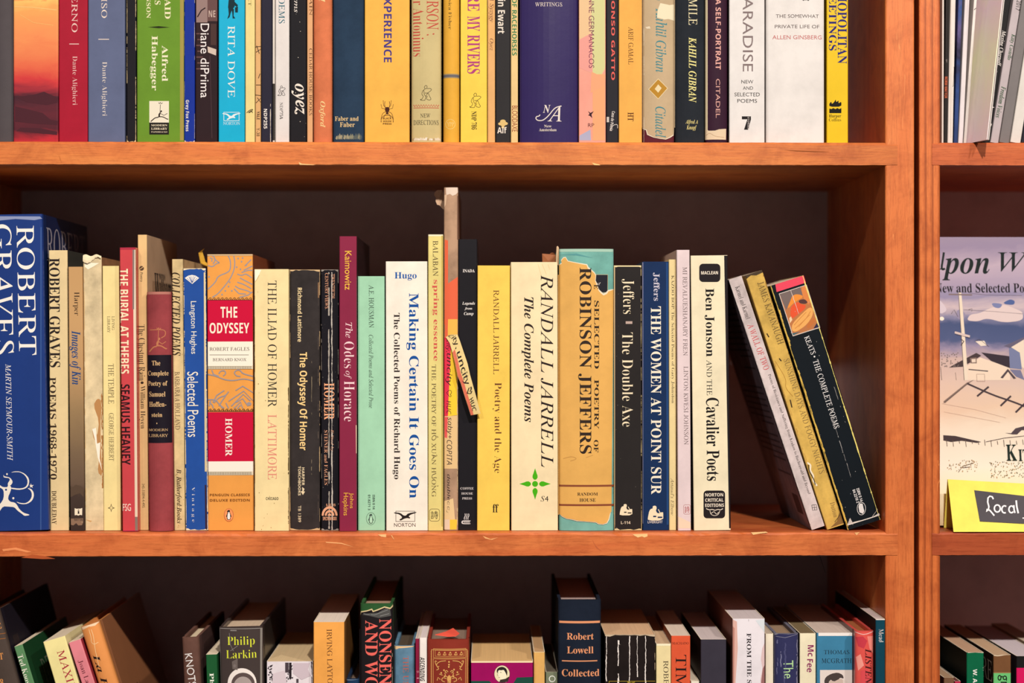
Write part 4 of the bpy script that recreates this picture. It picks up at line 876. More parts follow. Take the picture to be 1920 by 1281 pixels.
def tape(s, root):
    """the strip of paper tape come loose and hanging out over the next spine"""
    P0 = [(236, 205), (290, 205), (312, 262), (345, 360), (372, 440), (392, 530), (412, 600), (440, 700), (474, 835)]
    Q0 = [(196, 225), (228, 275), (250, 350), (272, 440), (292, 540), (318, 600), (345, 690), (372, 770), (396, 850)]
    Z(790, 580, 4.271); mb = MB(); m = paper('f6dc94', s.E); mo = paper('e87a5c', s.E); th = .0003
    L = [s.loc(*zp(*p)) for p in Q0]; R_ = [s.loc(*zp(*p)) for p in P0]; n = len(L)
    yy = [-.0018, -.0024, -.004, -.0055, -.007, -.0068, -.0085, -.0085, -.0075]; fr, bk = [], []
    for i in range(n):
        for (u, v), dy in ((L[i], 0), (R_[i], -.0012)): fr.append((u * s.k, yy[i] + dy, (s.H - v) * s.k))
    bk = [(x, y + th, z_) for x, y, z_ in fr]
    fs = [(2 * i, 2 * i + 2, 2 * i + 3, 2 * i + 1) for i in range(n - 1)] + [(2 * n + 2 * i, 2 * n + 2 * i + 1, 2 * n + 2 * i + 3, 2 * n + 2 * i + 2) for i in range(n - 1)]
    fs += [(2 * i, 2 * n + 2 * i, 2 * n + 2 * i + 2, 2 * i + 2) for i in range(n - 1)] + [(2 * i + 1, 2 * i + 3, 2 * n + 2 * i + 3, 2 * n + 2 * i + 1) for i in range(n - 1)]
    mb.add(fr + bk, fs, m)
    def on(t, q):     # point at t along and q across the strip
        f = min(max(t, 0), .9999) * (n - 1); i = int(f); g = f - i
        a = [Vector(fr[2 * i + j]).lerp(Vector(fr[2 * i + 2 + j]), g) for j in (0, 1)]
        r_ = a[0].lerp(a[1], q); r_.y -= .0003; return r_
    mb.add([on(i / 24, q) for i in range(6, 25) for q in (0.02, .30)], [(2 * i, 2 * i + 1, 2 * i + 3, 2 * i + 2) for i in range(18)], mo)
    ink = paper('2a2024', s.E, 'ink')
    for tx, t0, t1, q0, q1 in (('City,', -.0, .26, .28, .85), ('uncity', .30, .70, .22, .82), ('HUC', .84, .97, .3, .7)):
        vs, fc = glyphs(tx, 'xi')
        mb.add([on(t0 + x * (t1 - t0), q0 + y * (q1 - q0)) + Vector((0, -.0002, 0)) for x, y in vs], fc, ink)
    H_ = [(.76, .3), (.735, .6), (.75, .8), (.77, .75), (.775, .6), (.79, .75), (.80, .6), (.76, .3)]
    vs = []; fc = []
    for i, (t, q) in enumerate(H_):
        vs += [on(t, q - .05) + Vector((0, -.0002, 0)), on(t + .008, q + .05) + Vector((0, -.0002, 0))]
        if i: fc.append((2 * i - 2, 2 * i, 2 * i + 1, 2 * i - 1))
    mb.add(vs, fc, ink)
    o = mb.build('paper_tape', root); o['label'] = 'cream handwritten paper tape hanging loose'
def flap(s, root):
    Z(*z4b); mb = MB(); m = paper('e0bc98', s.E)
    P = [s.loc(*zp(*p)) for p in ((160, 55), (120, 55), (100, 75), (95, 95), (112, 120), (108, 145), (120, 175), (140, 180), (152, 195), (175, 215), (178, 150), (172, 90))]
    c = (P[0][0] - 5, P[0][1] + 15); n = len(P)
    fr = [(u * s.k, .022 + .0010 * sin(i * .8), (s.H - v) * s.k) for i, (u, v) in enumerate(P)] + [(c[0] * s.k, .0218, (s.H - c[1]) * s.k)]
    bk = [(x, y + .0005, z_) for x, y, z_ in fr]
    fs = [(i, (i + 1) % n, n) for i in range(n)] + [((i + 1) % n + n + 1, i + n + 1, 2 * n + 1) for i in range(n)] + [(i, i + n + 1, (i + 1) % n + n + 1, (i + 1) % n) for i in range(n)]
    mb.add(fr + bk, fs, m); mb.build('torn_cover_flap', root)
b.extra += [tape, flap]
b = M(z4, 300, 225, 367, 300, '1c1a1e', 'black paperback with tiny white lettering, right of the torn tall spine', d=.14, kind='gloss')
W_ = 'f0eade'
b.t('INADA', 316, 331, 358, 342, 'b', W_, 0).t('Legends', 314, 446, 359, 459, 'bi', W_, 0).t('from', 322, 465, 349, 476, 'bi', W_, 0).t('Camp', 320, 482, 354, 496, 'bi', W_, 0)
Z(600, 880, 5.333); b.t('COFFEE', 1404, 185, 1536, 208, 'b', 'd8d0c8', 0).t('HOUSE', 1414, 236, 1528, 258, 'b', 'd8d0c8', 0).t('PRESS', 1422, 285, 1520, 307, 'b', 'd8d0c8', 0)
b.p([(1505, 516), (1430, 516), (1415, 525), (1415, 545), (1430, 553), (1505, 553), (1505, 545), (1432, 545), (1425, 535), (1432, 524), (1505, 524)], 'e0dcd4').r(1436, 530, 1500, 537, 'e0dcd4')
for dx in (0, 18, 36): b.l([(1444 + dx, 508), (1442 + dx, 490), (1454 + dx, 470), (1450 + dx, 448)], 7, 'e0dcd4')
z5 = (880, 440, 2.2464)
b = M(z5, 34, 132, 172, 32, 'fcd45c', 'sunny yellow paperback with brown lettering and a double f emblem', d=.135, back=.013)
b.t('RANDALL JARRELL', 101, 235, 125, 590, 's', '6a3a24').t('Poetry and the Age', 98, 625, 136, 1006, 's', '6a3a24').t('ff', 98, 1137, 123, 1172, 'b', '3a2c1c', 0)
b = M(z5, 174, 118, 372, 176, 'fbe6b4', 'very thick cream paperback with black italics and a green four-petalled flower', d=.14, back=.013)
b.t('RANDALL JARRELL', 301, 170, 354, 982, 'i', '2c2220').t('The Complete Poems', 220, 265, 272, 792, 'bi', '2c2220').t('S4', 300, 1103, 333, 1126, 'i', '2c2220', 0)
Z(940, 860, 5.647); GR = '48b414'
for a in range(4):
    c_, s_ = cos(a * pi / 2), sin(a * pi / 2); L_ = (166, 140, 166, 140)[a] if False else 166
    pts = [(42, 0), (50, 16), (68, 27), (90, 26), (115, 16), (166, 0), (115, -16), (90, -26), (68, -27), (50, -16)]
    b.p([(357 + c_ * x - s_ * y, 273 + s_ * x + c_ * y) for x, y in pts], GR)
b.e(357, 273, 31, 31, GR, 18)
Z(940, 440, 6.404)
for x0, y0, x1, y1 in ((490, 360, 540, 480), (440, 360, 480, 500), (560, 365, 580, 420)): b.l([(x0, y0), (x1, y1)], 3, 'e0c084')
b = M((940, 440, 6.404), 690, 180, 1350, 692, '7cbcac', 'teal cloth hardcover in a torn mustard paper jacket with black serif capitals', name=HC, kind='cloth', d=.165, sag=.003, back=.014)
b.band(180, 215, 'a8ccb4', .5).p([(700, 250), (900, 235), (1100, 290), (900, 260)], '5c9c98').band(1320, 1330, '9cc4b4')
b.p([(1130, 492), (1275, 492), (1272, 700), (1120, 700)], '24242c').box(1128, 488, 1277, 704, 4, 'c8a878').tl('d', 1150, 590, 1185, 600, 36, 'i', 'd8cfc0')
def drj(b):
    Z(940, 440, 6.404)
    b.t('ROBINSON JEFFERS', 920, 405, 1080, 2635, 'b', '342820'); Z(*z5); b.t('E', 524, 213, 543, 232, 'b', '34281c').t('SELECTED', 525, 281, 546, 567, 'b', '34281c').t('POETRY', 525, 613, 545, 820, 'b', '34281c').t('OF', 523, 866, 543, 918, 'b', '34281c')
    b.band(1055, 1063, '8a4a30').band(1136, 1144, '8a4a30').t('RANDOM', 454, 1087, 540, 1100, 'b', '34241a', 0).t('HOUSE', 463, 1111, 531, 1126, 'b', '34241a', 0)
    b.l([(395, 945), (430, 935), (455, 945), (425, 955)], 2, 'c08c48').l([(490, 940), (520, 930)], 1.5, 'c08c48')
Z(940, 440, 6.404)
def zz(pts, sc=5.647, ox=940, oy=860):   # points read in the foot crop, turned into the head crop's frame
    return [((ox + x / sc - 940) * 6.404, (oy + y / sc - 440) * 6.404) for x, y in pts]
foot_o = zz([(1165, 565), (1150, 580), (1135, 640), (1115, 680), (1075, 695), (1030, 690), (1000, 672), (940, 668), (870, 662), (800, 655), (740, 640), (690, 635), (640, 610), (620, 592), (598, 590)])
foot_r = zz([(1165, 560), (1155, 585), (1142, 650), (1118, 690), (1075, 702), (1025, 697), (1000, 680), (940, 674), (870, 668), (800, 664), (740, 648), (690, 642), (640, 618), (620, 598), (598, 596)])
b.extra.append(jacket('dust_jacket', ([(688, 375), (725, 355), (720, 320), (745, 290), (770, 285), (795, 330), (870, 345), (950, 362), (1020, 375), (1035, 415), (1075, 440), (1110, 470), (1130, 500), (1122, 560), (1140, 610), (1165, 680), (1195, 715), (1225, 738), (1265, 720), (1285, 690), (1350, 668)] + foot_o,
    [(688, 368), (722, 345), (715, 315), (742, 280), (772, 275), (800, 322), (870, 337), (950, 352), (1028, 365), (1045, 400), (1082, 430), (1118, 462), (1136, 495), (1130, 560), (1150, 600), (1172, 668), (1205, 700), (1225, 715), (1255, 700), (1280, 672), (1350, 660)] + foot_r), 'eab45e', drj, lift=.0007, label='torn mustard paper jacket'))
def flap2(s, root):
    Z(940, 440, 6.404); mb = MB(); m = paper('a86a44', s.E)
    for PP, dy in (([(512, 200), (600, 205), (630, 185), (655, 190), (680, 215), (684, 312), (600, 305), (515, 312)], .05), ([(655, 330), (665, 150), (680, 140), (692, 165), (690, 375), (680, 370)], .001)):
        P = [s.loc(*zp(*p)) for p in PP]; n = len(P); fr = [(u * s.k, dy + .0015 * (i % 3), (s.H - v) * s.k) for i, (u, v) in enumerate(P)]; bk = [(x, y + .0006, z_) for x, y, z_ in fr]
        tri = tessellate_polygon([[Vector((a, c, 0)) for a, c in P]])
        mb.add(fr + bk, [tuple(t) for t in tri] + [tuple(n + i for i in reversed(t)) for t in tri] + [(i, (i + 1) % n, n + (i + 1) % n, n + i) for i in range(n)], m if dy > .01 else paper('e8c89c', s.E))
    mb.build('torn_jacket_flap', root)
b.extra.append(flap2)
z6 = (1130, 440, 2.2481)
b = M(z6, 46, 133, 164, 48, '2a2624', 'black paperback with thin cream serif lettering and a writing-figure emblem near its foot', d=.135, wear='e8d49c')
CR = 'f4e4bc'
b.edges('dcc890', 1.3, .3); b.t('Jeffers', 80, 190, 133, 337, 's', CR).r(97, 368, 125, 379, 'c0a898').t('The Double Axe', 82, 415, 128, 812, 's', CR)
b.t('L-114', 77, 1210, 117, 1222, 'xb', 'e0d0b0', 0).specks(20, '8a8074', 1.4).r(47, 140, 52, 1225, 'd8bc8c').r(46, 133, 164, 138, 'f0e0a8')
Z(940, 860, 5.647); scribe(b, 1252, 485, 1386, 606, CR, '2a2624'); Z(*z6)
b = M(z6, 166, 117, 278, 168, '163058', 'navy blue paperback with heavy white capitals and a writing-figure emblem', d=.135, back=.015)
b.t('Jeffers', 212, 163, 240, 282, 'b', 'c8c4cc').t('THE WOMEN AT POINT SUR', 203, 305, 247, 1097, 'b', 'f6ecd0').r(166, 120, 171, 1220, '8a8ca8').p([(267, 120), (277, 120), (278, 1225), (270, 1225)], '24487a')
Z(940, 860, 5.647); scribe(b, 1550, 503, 1714, 660, CR, '163058'); b.t('LIVERIGHT', 1550, 662, 1708, 690, 'x', 'e8e0d0', 0); Z(*z6)
b = M(z6, 278, 108, 309, 280, 'f2dc9c', 'slim cream paperback with thin grey lettering, right of the navy one', d=.13)
b.t('KAZOO BOP: The Selected Poems of Gary Johnston', 287, 175, 302, 713, 's', '5a4a34').t("Artaud's Elbow", 287, 1028, 301, 1185, 'i', '7a6a48')
b = M(z6, 311, 68, 367, 317, 'ecd8d4', 'pale pinkish white paperback with a small red seal near its foot', d=.14, back=.0115, side='e4ccc0')
b.t('MI REVALUESHANARY FREN', 338, 140, 357, 513, 's', '7a6a68').t('LINTON KWESI JOHNSON', 342, 558, 361, 888, 's', '7a6a68').box(341, 1141, 370, 1180, 1.3, 'b06058', 6).t('\u8a69', 345, 1147, 366, 1174, 'x', 'b03a3c', 0).p([(317, 1190), (340, 1200), (370, 1215), (374, 1240), (320, 1240)], 'f0d8b8')
b = M(z6, 370, 92, 527, 384, 'f8ecc4', 'thick ivory paperback with heavy black lettering and two rounded black panels', d=.15, side='1c1614', back=.012)
b.p([(512, 92), (527, 92), (545, 1240), (533, 1240)], '241e20')
b.p(rrect(407, 126, 496, 203, 16), '241e20').t('MACLEAN', 415, 157, 486, 171, 'xb', 'f6ead0', 0)
K = '1e1a1a'
b.t('Ben Jonson', 430, 230, 471, 517, 'b', K).t('AND THE', 438, 531, 461, 680, 's', K).t('Cavalier Poets', 437, 690, 492, 1040, 'b', K)
b.p(rrect(425, 1081, 516, 1198, 15), '241e20').t('NORTON', 432, 1092, 508, 1106, 'xb', 'f6ead0', 0).t('CRITICAL', 432, 1114, 509, 1128, 'xb', 'f6ead0', 0).t('EDITIONS', 432, 1136, 511, 1150, 'xb', 'f6ead0', 0)
b.l([(436, 1157), (450, 1163), (462, 1160), (473, 1165), (486, 1160), (497, 1163), (507, 1157)], 3, 'f6ead0').l([(452, 1166), (456, 1182), (473, 1188), (488, 1182), (494, 1166)], 2, 'f6ead0').l([(456, 1178), (470, 1168), (478, 1182), (490, 1172)], 2, 'f6ead0')
# three books leaning against it
z7 = (1350, 480, 2.4182)
b = M(z7, 38, 112, 105, 426, 'e8d8d0', 'leaning white paperback with small red and black lettering, its dark back cover showing', ang=18.4, d=.15, side='a89aa4', back=.014, kind='worn')
b.tl('Karmel and Karmel', 78, 142, 128, 288, 22, 's', '3a3230').tl('A WALL OF TWO', 136, 312, 212, 518, 28, 's', 'd0484c').tl('Poems of Resistance and Suffering from Krakow to Buchenwald and Beyond', 222, 540, 404, 1082, 17, 's', '4a403e')
b.l([(416, 1132), (436, 1130), (440, 1154), (420, 1156)], 2.4, '3a3434', True).l([(426, 1131), (430, 1155)], 2, '3a3434').l([(418, 1144), (438, 1142)], 2, '3a3434')
b.side_r(.3, 0, 3, 240, '2a2426', 'L')
for i, y in enumerate([22, 27, 32, 37, 42, 47, 52, 57, 62, 72, 88, 93, 98, 103, 108, 113, 118, 128, 133, 138, 143, 148, 160]): b.side_r(14, y, 14 + 118 * (1 if i not in (8, 9, 16, 21, 22) else .55), y + 1.5, '6e6268', 'L')
b.side_r(16, 178, 44, 194, '5a4a50', 'L')
b.crack(.03, 0, .98, 2, 'f8ece0', .3)
b = M(z7, 113, 93, 200, 494, 'ecc260', 'leaning mustard yellow book with cracked spine and dark lettering', ang=17.9, d=.14, kind='worn', back=.016)
b.tl('JAMES KAVANAUGH', 182, 122, 277, 402, 30, 's', '6a5430').tl('SUNSHINE DAYS AND FOGGY NIGHTS', 300, 470, 464, 988, 27, 's', '8a7040').tl('Dutton', 508, 1120, 526, 1186, 22, 's', '8a6c3c')
b.p([(113, 93), (205, 60), (212, 85), (195, 78), (165, 92), (140, 92), (120, 108)], '4a3c2c').p([(545, 1160), (566, 1150), (572, 1210), (500, 1235), (530, 1205)], '8a6838').l([(565, 1155), (545, 1175), (520, 1210)], 3, '5a4424')
for x0, y0, x1, y1 in ((212, 355, 222, 372), (268, 468, 278, 480), (318, 655, 326, 690)): b.l([(x0, y0), (x1, y1)], 5, '3a2c1c')
b.l([(395, 940), (412, 950), (408, 975), (425, 1000), (420, 1020), (440, 1045)], 7, 'f8eccc').l([(400, 950), (405, 980), (425, 1015), (432, 1040)], 4, '2a2018')
b.crack(.08, .3, .7, 2, 'c89848', .4, 1).crack(.97, 0, .98, 2, 'a87c38', .3).l([(250, 480), (300, 560), (295, 600), (330, 640)], 2, 'b88838')
b = M(z7, 227, 140, 396, 578, '10181e', 'leaning black paperback with a small painting and red band at its head', ang=17.6, d=.135, wear='e8d080', back=.013)
Z(1420, 490, 6.1)
b.p([(140, 285), (200, 275), (300, 590), (420, 960), (700, 1900), (1165, 3480), (1060, 3450), (600, 1900)], 'd8ac48') if False else None
b.p([(205, 275), (570, 150), (585, 245), (220, 362)], 'ee4c60').l([(135, 285), (575, 150)], 14, 'f0dc90')
b.p([(245, 380), (565, 276), (722, 768), (405, 868)], 'e0d4c4').p([(253, 385), (560, 284), (712, 762), (410, 858)], 'c07a48')
b.p([(253, 385), (490, 307), (520, 400), (400, 400), (350, 520), (330, 570)], '7a6a64').p([(500, 305), (560, 284), (612, 440), (590, 520), (520, 420)], 'e08848', True).p([(345, 540), (385, 450), (400, 405), (440, 385), (510, 395), (520, 425), (470, 450), (400, 500), (360, 545)], 'f0943c', True).p([(470, 455), (540, 440), (580, 480), (545, 500), (480, 490)], '5a3a38', True)
b.p([(380, 530), (460, 470), (500, 500), (560, 510), (540, 560), (470, 610), (400, 670), (375, 620)], 'e85a34', True).p([(365, 660), (385, 640), (400, 680), (370, 720)], 'f4d4a8').p([(390, 800), (400, 720), (520, 600), (600, 530), (640, 560), (630, 640), (560, 740), (440, 820)], 'f0b060', True).p([(560, 740), (640, 650), (680, 680), (580, 790)], 'c8763c', True).p([(640, 780), (690, 700), (712, 762)], '2c2c48').p([(398, 830), (440, 825), (500, 810), (410, 858)], '4a6a70')
for P in ([(430, 780), (520, 700), (600, 620)], [(470, 760), (560, 660), (610, 580)], [(420, 740), (500, 650), (560, 590)]): b.l(P, 7, 'd08a44')
Z(*z7)
b.tl('KEATS', 392, 368, 424, 448, 24, 's', 'f4f0e8').e(428, 460, 4, 4, 'f4f0e8', 8).tl('THE COMPLETE POEMS', 432, 475, 530, 784, 26, 's', 'f4f0e8')
b.tl('ISBN 0 14', 624, 1056, 642, 1115, 13, 'xb', 'f0ece4').tl('04.2210 2', 606, 1062, 626, 1122, 13, 'xb', 'f0ece4')
b.l([(641 + 19 * cos(a * pi / 10), 1148 + 29 * sin(a * pi / 10)) for a in range(20)], 2.2, 'e8e4dc', True).p([(632, 1125), (646, 1125), (654, 1160), (648, 1172), (632, 1165), (628, 1140)], 'e8e4dc')
b.crack(.965, .0, 1, 2.6, 'f0e078', 0, .2).crack(.55, .52, .8, 1.2, 'b8b4ac', .3, .6).crack(.86, .45, .97, 1.2, '8a8880', .6, .6).crack(.04, .1, 1, 3, 'e0b850', .02, .4).crack(.015, .0, 1, 2.4, 'e8c860', 0).specks(26, 'c8c4bc', 1.8).crack(.52, 0, .3, .9, 'f0d8c8', .4, .5)
b.p([(575, 1225), (590, 1190), (600, 1210), (640, 1200)], 'c8c0b4').p([(742, 1170), (735, 1130), (728, 1165), (690, 1188)], 'e4dccc').l([(580, 1222), (740, 1172)], 4, 'ece4d4').l([(690, 1185), (715, 1150)], 1.5, 'd8d0c4').l([(585, 1195), (600, 1215)], 1.5, 'd8d0c4')

# ================================================================ BOTTOM SHELF (feet below the frame)
def Bk(zoom, xl, yt, xr, col, label, **kw):
    Z(*zoom); kw.setdefault('name', PB); nm = kw.pop('name')
    return Book('B', nm, xl, yt, xr, col, label, **kw)
y0 = (0, 1060, 5.796)
b = Bk(y0, -330, 560, 10, '4c4038', 'dark brown hardcover with orange lettering leaning at the far left of the bottom row', name=HC, ang=15, side='1c1820', d=.16)
b.tl('T', 0, 985, 40, 980, 70, 'b', 'd8904c').tl('AR', -30, 1280, 50, 1255, 70, 'b', 'd8904c').tl('E', -30, 660, 15, 650, 60, 'b', 'd8904c').l([(-300, 770), (60, 735)], 6, 'a0622c').l([(-300, 830), (60, 790)], 6, 'a0622c')
for i in range(7): b.side_r(18 + i * 2.2, 24, 18.6 + i * 2.2, 110, '4a3a34')
b = Bk(y0, 150, 885, 252, '5c8c5c', 'leaning green paperback with white lettering and a dark green side', ang=17, side='1c4a2a', d=.15, kind='gloss')
b.tl('Ted Kooser', 215, 970, 330, 1360, 62, 's', 'f0ead8').side_t('DELIGHTS', 34, 18, 130, 42, 's', '6a705c')
b = Bk(y0, 465, 835, 726, 'f2e69c', 'wide pale yellow paperback leaning, with large dark red capitals', ang=16.5, side='e0d49c', d=.145)
b.tl('MAXIMUS', 655, 925, 860, 1560, 84, 's', 'a82c3c')
b = Bk(y0, 742, 843, 888, 'e2868c', 'leaning dusty pink paperback with dark red edge', ang=18, side='a03440', d=.14)
b.tl('Joan Larkin', 868, 1030, 1000, 1410, 58, 's', '6a2c34').l([(880, 795), (1040, 1290)], 10, 'a83444')
b = Bk(y0, 872, 672, 1094, 'e29450', 'leaning orange book under cracked clear tape with black lettering and a brown side', name=HC, ang=17.5, side='9a6440', d=.17, kind='gloss', sag=.003, page='c89860')
b.tl('La Farge', 1035, 965, 1240, 1610, 88, 'bi', '2a1c18')
for P in ([(1000, 690), (1025, 760), (1040, 900), (1085, 1100)], [(975, 690), (1000, 780), (1000, 830), (1030, 855), (1075, 830)], [(1085, 600), (1180, 900), (1300, 1280)], [(1110, 640), (1200, 930), (1310, 1270)]): b.l(P, 6, 'f4cc94')
b.l([(1120, 680), (1230, 1000), (1320, 1270)], 16, 'd8a480'); b.p([(872, 672), (890, 640), (960, 625), (1000, 650), (960, 668), (900, 700)], 'f0cfa4').p([(960, 640), (1090, 570), (1096, 610), (1040, 650), (985, 660)], 'f0d0a8')
b.side_t('ILLA', 48, 60, 72, 100, 's', '4a2c20')
y1 = (320, 1030, 5.053)
b = Bk(y1, 105, 838, 268, '6c4c40', 'brown cloth hardcover with thin white capitals', name=HC, kind='cloth', ang=2.6, d=.14, side='4a3430', page='d8c8a4')
b.tl('KNOTS', 170, 985, 212, 1290, 72, 'x', 'e0dcd4')
b = Bk(y1, 332, 1000, 438, '1e5a30', 'narrow bright green paperback beside the grey jacketed hardcover', ang=1.8, d=.15)
b.tl('Philip', 382, 1175, 396, 1420, 50, 'b', 'e8ecd8')
b = Bk(y1, 457, 740, 872, '443a36', 'grey jacketed hardcover in clear film with yellow-green lettering', name=HC, kind='gloss', ang=1.4, d=.165, sag=.0035, side='2c2824', page='cdb89a')
b.t('Philip', 540, 822, 800, 925, 's', 'd4dc3c', 0).t('Larkin', 528, 950, 818, 1028, 's', 'd4dc3c', 0)
b.e(680, 1270, 138, 150, 'ece4d8').e(690, 1275, 112, 112, '5a4c48').e(690, 1300, 90, 100, 'a89c94').p([(585, 1060), (640, 1030), (640, 1140), (590, 1130)], '6a605a').box(466, 748, 866, 1900, 4, 'a8a49c').l([(560, 790), (570, 900), (600, 960)], 4, '8a8680').l([(640, 910), (570, 960)], 4, '8a8680').r(850, 745, 868, 1900, '8a8478').e(612, 1100, 14, 16, '7a706a', 8).r(570, 760, 630, 770, '8a8680')
b = Bk(y1, 908, 1066, 1348, 'e8e0e0', 'white paperback with black and mauve woodcut marks along its spine', d=.15, ang=.2, side='a8946c', page='d8bf90')
rn = random.Random(3)
for i in range(70):
    x = rn.choice((930, 940, 1100, 1130)) + rn.uniform(-15, 15); y = 1090 + rn.random() * 330; b.p([(x, y), (x + rn.uniform(8, 22), y - 6), (x + rn.uniform(5, 20), y + 14)], '2c2428')
b.r(1085, 1076, 1118, 1170, '4a4044').r(1122, 1076, 1145, 1230, '2a2226').p([(1160, 1080), (1320, 1080), (1300, 1140), (1330, 1200), (1240, 1240), (1160, 1180)], 'cbbcc0').p([(970, 1180), (1080, 1150), (1100, 1268), (960, 1290)], 'd4c6c8').r(1190, 1230, 1212, 1268, '4a4044').crack(.97, 0, .3, 3, '3a3034', .2, .8)
b = Bk(y1, 1352, 692, 1646, 'f0a850', 'tall orange-tan paperback with dark capitals running down it', d=.165, side='9a6a38', page='e8dac4', back=.012)
b.tl('IRVING LAYTON', 1502, 760, 1512, 1330, 50, 's', '5a3420')
b = Bk(y1, 1662, 1232, 1800, '1c3a5a', 'low dark blue book under clear film, between the orange-tan and the torn black books', name=HC, d=.14, side='2c241c', page='8a7460', kind='gloss')
b.l([(1665, 1240), (1790, 1225), (1800, 1232)], 8, '8a9cb0')
y2 = (640, 1030, 4.8)
b = Bk(y2, 170, 492, 466, '2e5a30', 'thick green cloth hardcover with a torn black jacket of red capitals', name=HC, kind='cloth', d=.17, sag=.002, side='1c2418', page='a88c74', back=.014)
def drn(b):
    Z(*y2); b.t('AND WORDS', 215, 640, 330, 1560, 'b', 'e8685c').t('NONSENSE', 342, 628, 452, 1390, 'b', 'e8685c').specks(12, 'a89c8c', 2).crack(.98, .1, .98, 1.5, '8a8470', .5)
    b.p([(185, 590), (260, 575), (330, 570), (400, 530), (440, 545), (448, 600), (340, 618), (260, 600)], '50504c').l([(200, 580), (300, 590), (420, 545)], 4, '8a8c88').l([(350, 600), (430, 580)], 3, 'a0a09c')
b.extra.append(jacket('dust_jacket', ([(160, 600), (180, 570), (230, 560), (275, 545), (285, 565), (330, 550), (390, 525), (440, 540), (468, 520), (468, 3000), (160, 3000)],
    [(160, 592), (176, 560), (230, 550), (278, 533), (290, 553), (330, 538), (390, 514), (440, 528), (468, 500), (468, 3000), (160, 3000)]), '1e1a1c', drn, rim='d8c490', label='torn black jacket with red capitals'))
b = Bk(y2, 474, 872, 660, '6a94ac', 'worn pale blue book with a frayed cream head and faint red capitals', name=HC, d=.135, sag=.002, kind='worn', side='3a3430', page='5c5040')
b.t('THE UNIVERSE', 556, 962, 606, 1500, 's', 'b8604c').p([(474, 872), (500, 862), (600, 858), (650, 862), (655, 880), (600, 885), (520, 892), (490, 905), (474, 890)], 'e8c490')
b = Bk(y2, 666, 808, 700, '8a1c3c', 'thin maroon spine left of the white one', d=.14, page='c8b8b0'); b.t('D', 680, 1100, 698, 1115, 'x', 'd8a0a8').r(680, 1160, 698, 1168, 'd8a0a8')
b = Bk(y2, 701, 800, 771, 'f4ece0', 'narrow white paperback with black italic capitals', d=.15, page='e0d4cc'); b.t('ASCENDING', 708, 975, 750, 1192, 'xbi', '241e1c')
b = Bk(y2, 772, 815, 1152, '8c3426', 'burgundy hardcover richly tooled in gold with a red ribbon at its head', name=HC, d=.14, sag=.004, page='8c7664', side='4a1a18')
GD = 'd8a45c'
b.box(812, 905, 1132, 3200, 5, GD).box(830, 895, 1120, 975, 4, GD).box(846, 908, 1106, 962, 3, GD).box(828, 985, 1118, 3100, 4, GD)
for i in range(5): b.l([(865 + i * 50, 950), (885 + i * 50, 920), (895 + i * 50, 950)], 5, GD).e(880 + i * 50, 928, 7, 7, GD, 8).e(880 + i * 50, 948, 12, 5, GD, 8)
for i in range(60): b.e(808, 920 + i * 12, 4, 3, GD, 6).e(1138, 920 + i * 12, 4, 3, GD, 6)
for sg in (-1, 1):
    for P in ([(30, 1000), (80, 1005), (115, 1030), (110, 1060), (90, 1050)], [(110, 1010), (130, 1000), (120, 1040), (90, 1075), (115, 1085)], [(10, 1100), (25, 1085), (40, 1100), (20, 1110)], [(0, 1150), (30, 1140), (40, 1110)], [(25, 1160), (60, 1150), (70, 1180), (40, 1190)], [(60, 1130), (90, 1120)], [(80, 1170), (100, 1150), (110, 1180)], [(0, 1130), (15, 1150), (10, 1200)]): b.l([(972 + sg * a, c) for a, c in P], 7, GD)
for x, y in ((970, 1010), (970, 1035), (968, 1055), (925, 1085), (1015, 1080), (900, 1110), (1045, 1105), (960, 1170), (975, 1190), (930, 1140), (1010, 1140)): b.e(x, y, 8, 9, GD, 8)
b.e(968, 1160, 16, 24, GD, 10).specks(50, 'b87848', 1.2)
def rib(s, root):
    Z(*y2); mb = MB(); m = paper('e05844', s.E)
    P = [(840, 800), (930, 785), (1000, 772), (1060, 800), (1030, 812), (960, 816)]
    vs = []
    for i, (x, y) in enumerate(P):
        u, v = s.loc(*zp(x, y)); vs.append((u * s.k, .010 if i in (0, 4, 5) else .016 + .012 * (i == 2), (s.H - v) * s.k + .0005))
    bk = [(x, y + .0004, z_ + .0003) for x, y, z_ in vs]; n = len(vs)
    mb.add(vs + bk, [tuple(range(n)), tuple(range(2 * n - 1, n - 1, -1))] + [(i, n + i, n + (i + 1) % n, (i + 1) % n) for i in range(n)], m); mb.build('ribbon_marker', root)
b.extra.append(rib)
b = Bk(y2, 1165, 1012, 1726, 'a00c5c', 'broad magenta and dark green paperback with an oval portrait of a man', d=.14, page='dcb478', back=.013)
b.p([(1165, 1190), (1330, 1190), (1370, 1225), (1540, 1225), (1580, 1160), (1726, 1155), (1726, 2600), (1165, 2600)], '1c4a3c')
b.p([(1165, 1190), (1330, 1190), (1330, 1196), (1165, 1196)], '1c4a3c').band(1005, 1026, 'f0dcac')
b.e(1446, 1128, 72, 80, '2c2420').e(1446, 1128, 69, 77, 'e8dcb0')
b.p([(1405, 1110), (1420, 1090), (1480, 1090), (1488, 1120), (1482, 1160), (1470, 1180), (1500, 1190), (1480, 1205), (1430, 1205), (1440, 1175), (1420, 1165), (1410, 1140)], 'f4ecc8')
